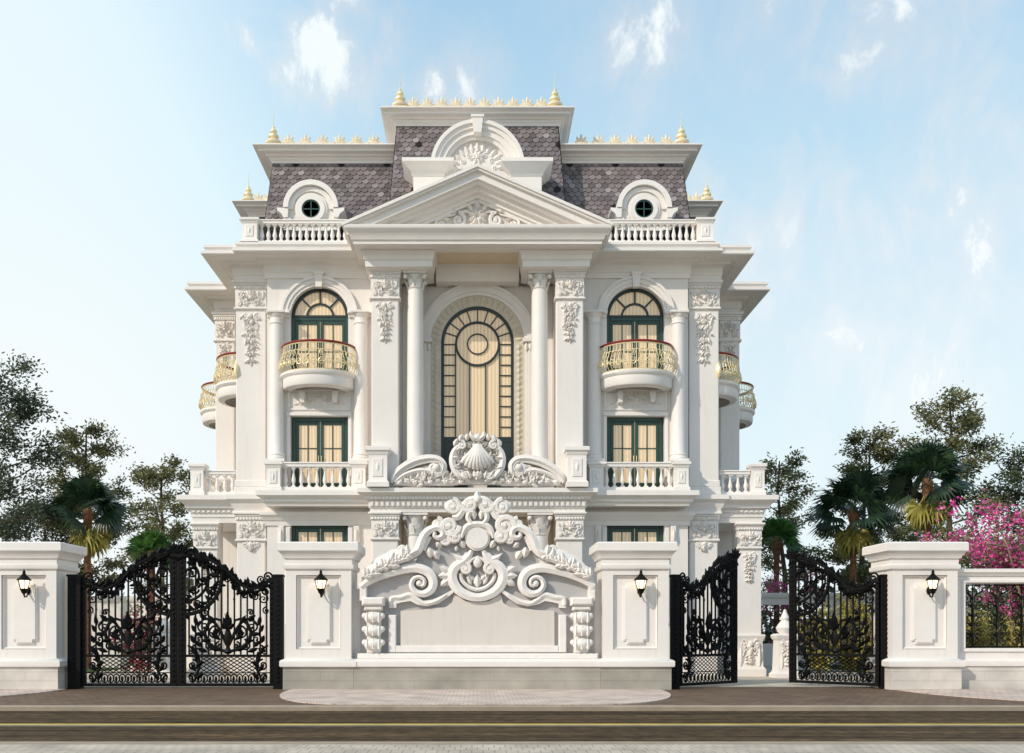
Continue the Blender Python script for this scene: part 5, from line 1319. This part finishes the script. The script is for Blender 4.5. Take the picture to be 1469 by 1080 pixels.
    for i in range(16):
        a = R(266 - 92 * i / 15)
        g.leaf(cx + 0.98 * S * math.cos(a), cz + 0.98 * math.sin(a), -0.03, a + R(rc.uniform(130, 200)), rc.uniform(.14, .26), 0.10, 0.04)
        if i % 3 == 0: g.leaf(cx + 1.02 * S * math.cos(a), cz + 1.02 * math.sin(a), -0.03, a + R(rc.uniform(-50, 50)), 0.16, 0.09, 0.04)
    for i in range(12): g.leaf(cx + rc.uniform(-.8, -.1) * S, cz + rc.uniform(-.6, .4), -0.03, R(rc.uniform(0, 360)), rc.uniform(.14, .24), 0.09, 0.05)
    # upper scrolls under the low part of the crest
    for px, pz, r_, a0, dr in ((0.28, 2.42, 0.15, 90, 1), (0.56, 2.52, 0.12, 90, -1), (0.20, 2.10, 0.10, 90, -1), (1.0 * S, 2.72, 0.12, 0, 1), (1.28 * S, 2.95, 0.13, 0, 1)):
        g.spiral(px, pz, 0, r_, R(a0), 1.4, dr, 0.024, n=5, lift=0)
    # central ornament: vase, upright leaves and a pair of double volutes
    g.lathe(mx, 0, [(0.05, 0.92), (0.14, 0.98), (0.08, 1.05), (0.05, 1.12), (0.11, 1.24), (0.12, 1.40), (0.07, 1.54), (0.05, 1.62), (0.11, 1.74), (0.08, 1.86), (0.02, 2.02)], 8, sy=0.4)
    for a, L_ in ((90, 0.5), (72, 0.34), (108, 0.34), (40, 0.24), (140, 0.24)): g.leaf(mx, 1.6, -0.06, R(a), L_, 0.16, 0.06)
    for d in (-1, 1):
        g.tube([(mx + d * 0.05, 0, 1.2), (mx + d * 0.20, 0, 1.55), (mx + d * 0.42, 0, 1.86), (mx + d * 0.66 * S, 0, 1.88), (mx + d * 0.82 * S, 0, 1.68)], [0.04, 0.045, 0.045, 0.04, 0.03], 6)
        g.tube([(mx + d * u * S, 0, z) for u, z in ((0.06, 1.0), (0.34, 1.06), (0.58, 1.26), (0.64, 1.52), (0.52, 1.76), (0.34, 1.88), (0.2, 1.84), (0.16, 1.72))], [0.04, 0.05, 0.055, 0.055, 0.05, 0.045, 0.035, 0.025], 6)
        for px, pz, r_, a0, tn in ((0.66, 1.66, 0.18, 60, 1.5), (0.34, 1.50, 0.19, 90, 1.5), (0.78, 1.32, 0.15, 90, 1.4), (0.48, 1.14, 0.14, 90, 1.4), (0.24, 1.16, 0.10, 90, 1.3), (0.9, 1.06, 0.10, 90, 1.2), (0.62, 2.05, 0.10, 0, 1.2)):
            g.spiral(mx + d * px * S, pz, 0, r_, R(a0), tn, -d, 0.03, n=5, lift=0)
        for px, pz, a, L_ in ((0.2, 1.3, 40, 0.36), (0.32, 1.72, 55, 0.32), (0.55, 1.85, 30, 0.26), (0.85, 1.7, 80, 0.28), (0.62, 1.44, 10, 0.28), (0.45, 1.32, -10, 0.28), (0.2, 1.02, 15, 0.34), (0.55, 0.98, 20, 0.32), (0.86, 1.5, 60, 0.26), (0.92, 1.22, 70, 0.24), (0.7, 1.12, 40, 0.26), (0.3, 1.42, 80, 0.24)):
            g.leaf(mx + d * px * S, pz, -0.03, R(a) if d > 0 else R(180 - a), L_, 0.13, 0.06)
        # corner brackets beside the lattice
        xx = mx + d * (L / 2 - 0.38)
        g.tube([(xx + d * 0.18, 0, 1.16), (xx + d * 0.02, 0, 1.06), (xx - d * 0.10, 0, 0.84), (xx - d * 0.14, 0, 0.55), (xx - d * 0.02, 0, 0.30)], [0.03, 0.045, 0.05, 0.045, 0.03], 6)
        g.spiral(xx + d * 0.04, 0.62, 0, 0.16, R(90), 1.5, d, 0.032, n=5, lift=0); g.spiral(xx + d * 0.08, 0.30, 0, 0.12, R(-90), 1.4, -d, 0.03, n=5, lift=0); g.spiral(xx + d * 0.1, 1.0, 0, 0.10, R(90), 1.3, d, 0.026, n=5, lift=0)
        for z, a in ((0.45, 60), (0.75, 100), (0.9, 60), (0.25, 140), (0.6, 150)): g.leaf(xx - d * 0.05, z, -0.03, R(a) if d > 0 else R(180 - a), 0.26, 0.13, 0.06)
    bd(g, 'scrollwork')
    w_ = MB(); x0, x1 = 0.50, L - 0.60
    nx = 9; cw = (x1 - x0) / nx
    for i in range(-4, nx + 1):        # diagonal lattice clipped to its panel
        for d in (1, -1):
            xa = x0 + i * cw if d > 0 else x1 - i * cw; pts = []
            for k_ in range(9):
                z = 0.43 + 0.41 * k_ / 8; x = xa + d * cw * 4 * k_ / 8
                if x0 - 1e-6 <= x <= x1 + 1e-6: pts.append((x, 0.012 * d, z))
            if len(pts) > 1: w_.tube(pts, 0.0135, 4)
    m_ = 13
    for i in range(m_):
        x = 0.2 + (L - 0.5) * (i + 0.5) / m_
        w_.tube([(x + 0.085 * math.cos(a), 0, 0.265 + 0.115 * math.sin(a)) for a in [2 * PI * j / 12 for j in range(13)]], 0.018, 4)
        w_.leaf(x, 0.16, -0.02, R(90), 0.18, 0.08, 0.03)
    bd(w_, 'lattice')
    return t
xlh, xrh = X(118, YG) + 0.01, X(393, YG) - 0.01
Ll = (xrh - xlh) / 2 - 0.012
gate_leaf(Ll, False, 'left leaf of the closed black wrought iron double gate', (xlh, YG, 0.02), 0)
gate_leaf(Ll, True, 'right leaf of the closed black wrought iron double gate, nearest the name wall', (xrh, YG, 0.02), 0)
gate_leaf(2.66, False, 'open black gate leaf swung inwards beside the name wall pillar', (X(974, YG) + 0.01, YG, 0.02), R(41))
gate_leaf(2.66, True, 'open black gate leaf swung inwards beside the grilled wall pillar', (X(1262, YG) - 0.01, YG, 0.02), R(-47))

# ------------------------------------------------------------------ forecourt objects
def newel(x, y, label):
    t = thing('stone_newel', label, 'pedestal', (x, y, 0))
    b = MB(); b.square(x, y, [(0.42, 0.0), (0.42, 0.12), (0.36, 0.18), (0.33, 0.24), (0.30, 1.25), (0.36, 1.32), (0.38, 1.42), (0.30, 1.48)]); part(b, 'pedestal', M['trim'], t)
    b = MB(); drop(b, x, y - 0.32, 1.25, 0.35, 0.3)
    for d in (-1, 1): b.leaf(x + d * 0.2, 0.3, y - 0.32, R(90), 0.5, 0.16, 0.07)
    part(b, 'carving', M['carve'], t)
    b = MB(); b.lathe(x, y, [(0.18, 1.47), (0.26, 1.55), (0.30, 1.68), (0.22, 1.80), (0.12, 1.92), (0.15, 2.0), (0.10, 2.12), (0.03, 2.30)], 14); part(b, 'finial', M['trim'], t)
newel(X(1126, 33.0), 33.0, 'white carved stone newel with pointed finial, in the open gateway beside the porch column')
newel(-X(1126, 33.0) - 0.2, 33.0, 'white carved stone newel with pointed finial, behind the closed double gate')
# walls at the back of the plot
def back_wall(x0, x1, y, solid, label):
    t = thing('garden_wall', label, 'wall', ((x0 + x1) / 2, y, 0)); b = MB()
    n = max(1, int((x1 - x0) / 4.5)); L = (x1 - x0) / n
    if solid: b.box(x0, x1, y, y + 0.3, 0, 2.75)
    else:
        b.box(x0, x1, y, y + 0.3, 0, 1.0); b.box(x0, x1, y, y + 0.3, 2.75, 3.0)
        for i in range(n + 1): b.box(x0 + i * L - 0.25, x0 + i * L + 0.25, y, y + 0.3, 1.0, 2.75)
    part(b, 'wall', M['white'], t)
    zt = 2.75 if solid else 3.0
    b = MB(); b.rect(x0, x1, y, y + 0.3, [(0.0, zt), (0.05, zt + 0.04), (0.12, zt + 0.14), (0.12, zt + 0.26), (0, zt + 0.28)]); part(b, 'coping', M['trim'], t)
    if not solid:
        g = MB()
        for i in range(int((x1 - x0) / 0.2)): x = x0 + i * 0.2; g.box(x - 0.012, x + 0.012, y + 0.13, y + 0.155, 1.0, 2.75)
        part(g, 'grille', M['iron'], t)
back_wall(-26, -10.2, 41.0, True, 'solid white garden wall seen through the closed double gate')
back_wall(10.2, 28, 44.0, False, 'white garden wall with openings seen through the open gate')

# ------------------------------------------------------------------ plants
def leaf_quad(mb, p, d, L, W, rnd):
    """one folded leaf at p pointing along d"""
    d = d.normalized(); s_ = d.cross(Vector((rnd.uniform(-1, 1), rnd.uniform(-1, 1), rnd.uniform(-1, 1))))
    if s_.length < 1e-3: s_ = d.orthogonal()
    s_.normalize(); a = p + d * L * 0.5
    mb.add([p, a + s_ * W * 0.5, p + d * L, a - s_ * W * 0.5], [(0, 1, 2, 3)])
def leafy_tree(x, y, h, rad, seed, m, label, kind='broadleaf_tree', base=0.3, leafL=0.205, dens=1.0, taper=0.75, bark='bark', group='trees behind the house wall', nb=27):
    rnd = random.Random(seed); t = thing(kind, label, 'tree', (x, y, 0), group)
    tr = MB(); cr = MB()
    pts = [Vector((0, 0, 0))]; n = 7; lean = Vector((rnd.uniform(-.06, .06), rnd.uniform(-.06, .06), 0))
    for i in range(1, n + 1): pts.append(Vector((lean.x * h * i / n + rnd.uniform(-.12, .12), lean.y * h * i / n + rnd.uniform(-.12, .12), h * 0.95 * i / n)))
    tr.tube(pts, [0.017 * h * (1 - 0.93 * i / n) + 0.02 for i in range(n + 1)], 8)
    def on_trunk(q):
        f = q * n; i = min(n - 1, int(f)); return pts[i].lerp(pts[i + 1], f - i)
    tips = []
    for i in range(nb):
        q = base + (1 - base) * (i + rnd.random()) / nb * 0.97; s0 = on_trunk(q); a = i * 2.4 + rnd.uniform(-.5, .5)
        prof = math.sin(PI * min(1, (q - base) / (1 - base) * taper + 0.22)) ** 0.8
        L = rad * prof * rnd.uniform(0.65, 1.15) + 0.25; up = rnd.uniform(0.15, 0.75)
        d = Vector((math.cos(a), math.sin(a), up)).normalized()
        e = s0 + d * L; mid = s0.lerp(e, 0.5) + Vector((0, 0, -0.06 * L))
        tr.tube([s0, mid, e], [0.006 * h * (1 - q * 0.6), 0.004 * h * (1 - q * 0.6), 0.012], 5)
        for k_ in range(rnd.randint(3, 5)):
            f = rnd.uniform(0.35, 1.0); p0 = s0.lerp(e, f)
            dd = (d + Vector((rnd.uniform(-1, 1), rnd.uniform(-1, 1), rnd.uniform(-.5, .8))) * 0.9).normalized(); e2 = p0 + dd * rad * rnd.uniform(0.16, 0.40)
            tr.tube([p0, e2], [0.022, 0.008], 4); tips.append((p0, e2, dd))
    for p0, e2, dd in tips:
        for _ in range(int(rnd.randint(75, 120) * dens)):
            f = rnd.uniform(0.25, 1.12); sp = rad * 0.115
            p = p0.lerp(e2, f) + Vector((rnd.gauss(0, sp), rnd.gauss(0, sp), rnd.gauss(0, sp * 0.75)))
            ld = dd * 0.6 + Vector((rnd.uniform(-1, 1), rnd.uniform(-1, 1), rnd.uniform(-.9, .6)))
            leaf_quad(cr, p, ld, leafL * rnd.uniform(0.6, 1.2), leafL * rnd.uniform(0.3, 0.5), rnd)
    tr.build('trunk', M[bark], t, world=False); cr.build('crown', M[m], t, world=False, smooth=0)
    return t
def at(px, D): return X(px, D), D
for px, D, py, rad, seed, m, lab, kw in (
    (-12, 40, 512, 2.5, 11, 'leafdark', 'tall dark leafy tree at the far left behind the closed gate', dict(dens=1.0, nb=30)),
    (124, 45, 596, 1.75, 12, 'leaf', 'olive green tree behind the dark fan palm on the left', dict(dens=1.0)),
    (238, 50, 652, 1.75, 13, 'leaflight', 'pale green airy tree close to the left side of the house', dict(dens=0.8, leafL=0.22)),
    (60, 52, 710, 2.3, 19, 'leafdark', 'low dark bushy tree between the tall left tree and the olive tree', dict(dens=1.0)),
    (1132, 52, 645, 1.7, 14, 'leaflight', 'pale green airy tree close to the right side of the house', dict(dens=0.75, leafL=0.22)),
    (1222, 47, 612, 1.55, 15, 'leaf', 'slim olive green tree rising behind the fan palm in the open gateway', dict(dens=1.0)),
    (1368, 44, 555, 2.0, 16, 'leaf', 'tallest tree on the right, olive green above the fan palm by the last pillar', dict(dens=1.0, nb=30)),
    (1490, 42, 635, 1.9, 17, 'leafdark', 'dark tree with spreading boughs at the far right edge', dict(dens=0.9)),
    (1275, 56, 745, 2.0, 20, 'leaf', 'low olive tree in the gap between the two right fan palms', dict(dens=0.9))):
    x, y = at(px, D); leafy_tree(x, y, Z(py, D), rad, seed, m, lab, **kw)

def fan_frond(mb, base, d, Lp, Rf, rnd, droop=0.2, n=24, w_=0.11):
    """petiole then a fan of narrow blades"""
    d = d.normalized(); tip = base + d * Lp
    side = d.cross(Vector((0, 0, 1)))
    if side.length < 1e-3: side = Vector((1, 0, 0))
    side.normalize(); upv = side.cross(d).normalized()
    ro = rnd.uniform(-1.15, 1.15); side, upv = side * math.cos(ro) + upv * math.sin(ro), upv * math.cos(ro) - side * math.sin(ro)
    mb.add([base + side * 0.018, base - side * 0.018, tip - side * 0.012, tip + side * 0.012], [(0, 1, 2, 3)])
    for i in range(n):
        a = R(-115 + 230 * i / (n - 1)); dirv = (d * math.cos(a) + side * math.sin(a)).normalized()
        L = Rf * (0.72 + 0.28 * math.cos(a * 0.7)) * rnd.uniform(0.88, 1.05)
        pl = dirv.cross(upv).normalized() * w_ * 0.5
        m_ = tip + dirv * L * 0.55 + upv * (0.05 * L); e = tip + dirv * L + Vector((0, 0, -droop * L * rnd.uniform(0.6, 1.4)))
        mb.add([tip, m_ + pl, e, m_ - pl], [(0, 1, 2, 3)])
def fan_palm(x, y, h, Rc, seed, label, m='palm', skirt=True, n=30, lo=-0.45, group='fan palms'):
    rnd = random.Random(seed); t = thing('fan_palm', label, 'palm tree', (x, y, 0), group)
    b = MB(); k_ = 14
    prof = []
    for i in range(k_ + 1):
        z = h * i / k_; prof += [(0.125 + 0.025 * (i % 2), z)]
    b.lathe(0, 0, prof, 10); b.ball(0, 0, h - 0.05, 0.22, 0.22, 0.4, 10, 6)
    for i in range(40):
        a = rnd.uniform(0, 2 * PI); z = h - rnd.uniform(0, 1.0); b.leaf(0.13 * math.cos(a), z, 0.13 * math.sin(a), R(90), 0.3, 0.1, 0.05)
    b.build('trunk', M['palmtrunk'], t, world=False)
    c = MB()
    for i in range(n):
        a = i * 2.4 + rnd.uniform(-.3, .3); el = lo + (1.45 - lo) * ((i + 0.5) / n) ** 0.9
        d = Vector((math.cos(a) * math.cos(el), math.sin(a) * math.cos(el), math.sin(el)))
        fan_frond(c, Vector((0, 0, h)), d, Rc * rnd.uniform(0.42, 0.58), Rc * rnd.uniform(0.5, 0.62), rnd)
    c.build('crown', M[m], t, world=False, smooth=0)
    if skirt:
        c = MB()
        for i in range(16):
            a = i * 2.4 + rnd.uniform(-.3, .3); el = rnd.uniform(-1.4, -1.0)
            d = Vector((math.cos(a) * math.cos(el), math.sin(a) * math.cos(el), math.sin(el)))
            fan_frond(c, Vector((0.1 * math.cos(a), 0.1 * math.sin(a), h - 0.35)), d, 0.55, 0.75, rnd, droop=0.35, n=14, w_=0.13)
        c.build('dry_fronds', M['drypalm'], t, world=False, smooth=0)
    return t
for px, D, py, Rc, seed, lab, kw in (
    (1224, 40, 738, 2.0, 31, 'dark fan palm with yellow dry fronds seen above the open gate leaf', {}),
    (1330, 38, 696, 1.9, 32, 'taller dark fan palm with yellow dry fronds rising behind the last gate pillar', {}),
    (126, 40, 738, 1.75, 33, 'dark fan palm with yellow dry fronds left of the closed gate top', {}),
    (216, 37, 800, 1.15, 34, 'small bright green fan palm behind the arched top of the closed gate', dict(m='palmgreen', skirt=False, n=22, lo=0.0)),
    (1114, 47, 780, 1.4, 35, 'small bright green fan palm beside the right porch column', dict(m='palmgreen', skirt=False, n=20, lo=-0.1))):
    x, y = at(px, D); fan_palm(x, y, Z(py, D), Rc, seed, lab, **kw)
def feather_palm(x, y, h, L, seed, label):
    rnd = random.Random(seed); t = thing('feather_palm', label, 'palm tree', (x, y, 0))
    b = MB(); b.lathe(0, 0, [(0.16 + 0.025 * (i % 2), h * i / 12) for i in range(13)], 10); b.build('trunk', M['palmtrunk'], t, world=False)
    c = MB()
    for i in range(15):
        a = i * 2.4 + rnd.uniform(-.3, .3); el = rnd.uniform(0.25, 1.1); hd = Vector((math.cos(a), math.sin(a), 0)); pts = []
        for k_ in range(13):
            q = k_ / 12; pts.append(Vector((0, 0, h)) + hd * L * q * math.cos(el * (1 - 0.3 * q)) + Vector((0, 0, L * (math.sin(el) * q - 0.75 * q * q))))
        c.tube(pts, [0.025 * (1 - 0.8 * j / 12) for j in range(13)], 4)
        sd = hd.cross(Vector((0, 0, 1)))
        for k_ in range(1, 13):
            for j in range(3):
                f = (k_ - 1 + (j + 0.5) / 3) / 12; i0 = min(11, int(f * 12)); p = pts[i0].lerp(pts[i0 + 1], f * 12 - i0); tn = (pts[i0 + 1] - pts[i0]).normalized()
                ll = 0.75 * math.sin(PI * min(0.97, f * 0.8 + 0.15)) * L / 2.2
                for s_ in (-1, 1):
                    d = (tn * 0.5 + sd * s_ + Vector((0, 0, -0.25))).normalized(); w2 = tn * 0.04
                    e = p + d * ll + Vector((0, 0, -0.18 * ll)); m_ = p + d * ll * 0.5
                    c.add([p, m_ + w2, e, m_ - w2], [(0, 1, 2, 3)])
    c.build('crown', M['palmgreen'], t, world=False, smooth=0)
x, y = at(30, 31); feather_palm(x, y, 3.7, 2.3, 41, 'bright green feather palm with arching fronds behind the far left pillar')

def flowering(x, y, h, rad, seed, label, kind, petals, n_leaf, n_pet, trunk='palebark', low=0.35, sq=1.0, cat='shrub'):
    """many-stemmed shrub: trunk, foliage and blossoms"""
    rnd = random.Random(seed); t = thing(kind, label, cat, (x, y, 0)); tr, fo, pe = MB(), MB(), MB(); ends = []
    for i in range(5):
        a = i * 2 * PI / 5 + rnd.uniform(-.4, .4); p = Vector((0.15 * math.cos(a), 0.15 * math.sin(a), 0)); pts = [p]
        for k_ in range(4):
            p = p + Vector((math.cos(a) * rad * 0.16 + rnd.uniform(-.12, .12), math.sin(a) * rad * 0.16 * sq + rnd.uniform(-.12, .12), h * 0.17)); pts.append(p)
        tr.tube(pts, [0.025 * h * (1 - 0.17 * j) * 0.6 for j in range(5)], 6)
        for k_ in range(7):
            q = pts[rnd.randint(1, 4)]; d = Vector((rnd.uniform(-1, 1), rnd.uniform(-1, 1) * sq, rnd.uniform(-0.1, 1.1)))
            e = q + d.normalized() * rad * rnd.uniform(0.5, 1.0); e.z = max(h * low, min(h, e.z)); tr.tube([q, q.lerp(e, 0.5) + Vector((0, 0, 0.15)), e], [0.035, 0.02, 0.01], 4); ends.append((q, e))
    clumps = [q.lerp(e, rnd.uniform(0.45, 1.1)) + Vector((rnd.gauss(0, .12), rnd.gauss(0, .12), rnd.gauss(0, .12))) for q, e in ends for _ in range(4)]
    for _ in range(n_leaf):
        c_ = rnd.choice(clumps); p = c_ + Vector((rnd.gauss(0, rad * .13), rnd.gauss(0, rad * .13), rnd.gauss(0, rad * .13)))
        leaf_quad(fo, p, Vector((rnd.uniform(-1, 1), rnd.uniform(-1, 1), rnd.uniform(-.8, .8))), rnd.uniform(.10, .18), rnd.uniform(.05, .09), rnd)
    pc = [c_ for c_ in clumps if rnd.random() < 0.7]
    for _ in range(n_pet // 3):
        c_ = rnd.choice(pc); p = c_ + Vector((rnd.gauss(0, rad * .10), rnd.gauss(0, rad * .10) - 0.05, rnd.gauss(0, rad * .10)))
        for j in range(3): leaf_quad(pe, p, Vector((rnd.uniform(-1, 1), rnd.uniform(-1, 1), rnd.uniform(-1, 1))), rnd.uniform(.07, .12), rnd.uniform(.06, .09), rnd)
    tr.build('trunk', M[trunk], t, world=False); fo.build('foliage', M['leaf'], t, world=False, smooth=0)
    if n_pet: pe.build('blossoms', M[petals], t, world=False, smooth=0)
    return t
x, y = at(1484, 31); flowering(x, y, Z(698, 31), 1.9, 51, 'big magenta flowering bougainvillea overhanging the grilled wall on the right', 'bougainvillea', 'petal', 5200, 9000, low=0.66)
x, y = at(1530, 34); flowering(x, y, Z(720, 34), 2.3, 52, 'magenta bougainvillea at the right edge, behind the larger one', 'bougainvillea', 'petal', 3200, 4800, low=0.62)
x, y = at(1132, 46); flowering(x, y, Z(818, 46), 1.6, 53, 'pink flowering bush by the garden wall beyond the open gate', 'flowering_bush', 'petal', 1500, 2400, low=0.2)
x, y = at(206, 33); flowering(x, y, 1.75, 0.7, 54, 'red flowering bush behind the left leaf of the closed gate', 'flowering_bush', 'redpetal', 700, 1000, low=0.2)
x, y = at(222, 36); flowering(x, y, 3.1, 0.8, 57, 'pink and yellow bush seen through the top scrolls of the closed gate', 'flowering_bush', 'redpetal', 700, 600, low=0.55)
for px, D, hh, sd, lab in ((1175, 33, 2.6, 61, 'yellow leaved bush behind the free edge of the right open gate leaf'), (1218, 34, 3.1, 62, 'tall yellow leaved bush behind the middle of the right open gate leaf'), (1256, 32.5, 2.5, 63, 'yellow leaved bush beside the post of the right open gate leaf'), (1405, 30, 2.2, 64, 'yellow leaved bush behind the left end of the grilled opening'), (1462, 30.5, 2.0, 65, 'yellow leaved bush behind the middle of the grilled opening')):
    rnd = random.Random(sd); x, y = at(px, D); t = thing('croton_bush', lab, 'shrub', (x, y, 0), 'yellow bushes behind the right gate and grille'); c, st = MB(), MB()
    for i in range(26):
        a = rnd.uniform(0, 2 * PI); e = Vector((math.cos(a) * rnd.uniform(.1, .75), math.sin(a) * rnd.uniform(.1, .6), hh * rnd.uniform(.35, 1)))
        st.tube([(0, 0, 0), e * 0.5 + Vector((0, 0, .2)), e], [0.02, 0.014, 0.008], 4)
        for k_ in range(42):
            q = rnd.uniform(.25, 1.05); leaf_quad(c, e * q + Vector((rnd.gauss(0, .08), rnd.gauss(0, .08), rnd.gauss(0, .08))), Vector((rnd.uniform(-1, 1), rnd.uniform(-1, 1), rnd.uniform(-1.2, .6))), rnd.uniform(.16, .32), rnd.uniform(.04, .08), rnd)
    st.build('stems', M['palebark'], t, world=False); c.build('foliage', M['drypalm'], t, world=False, smooth=0)
# far hedge and wood beyond the plot, one mass
rnd = random.Random(77); c = MB()
for i in range(15000):
    x = rnd.uniform(-75, 75); yb = 58 + rnd.uniform(-3, 3); hh = 3.2 + 1.6 * math.sin(x * 0.31) + 1.1 * math.sin(x * 0.83 + 1)
    z = max(0.1, hh) * (rnd.random() ** 0.75)
    leaf_quad(c, Vector((x, yb, z)), Vector((rnd.uniform(-1, 1), rnd.uniform(-1, 1), rnd.uniform(-.6, .8))), rnd.uniform(.5, .9), rnd.uniform(.25, .45), rnd)
o = c.build('undergrowth', M['leafdark'], smooth=0); o['kind'] = 'stuff'; o['label'] = 'dark undergrowth beyond the garden wall'; o['category'] = 'undergrowth'
# clipped planting along the foot of the garden wall
rnd = random.Random(78); c = MB()
for i in range(9000):
    x = rnd.uniform(15.2, 26); yb = (36.5 if x > 18 else 40) + rnd.uniform(-1.5, 2.5); z = (0.9 + max(0, min(1, (x - 17) / 2)) * 1.5 + 0.35 * math.sin(x * 2.1)) * rnd.random() ** 0.8
    leaf_quad(c, Vector((x, yb, z)), Vector((rnd.uniform(-1, 1), rnd.uniform(-1, 1), rnd.uniform(-.4, 1))), rnd.uniform(.18, .34), rnd.uniform(.06, .12), rnd)
o = c.build('ground_cover', M['leaf'], smooth=0); o['kind'] = 'stuff'; o['label'] = 'low leafy ground cover along the garden wall'; o['category'] = 'ground cover'
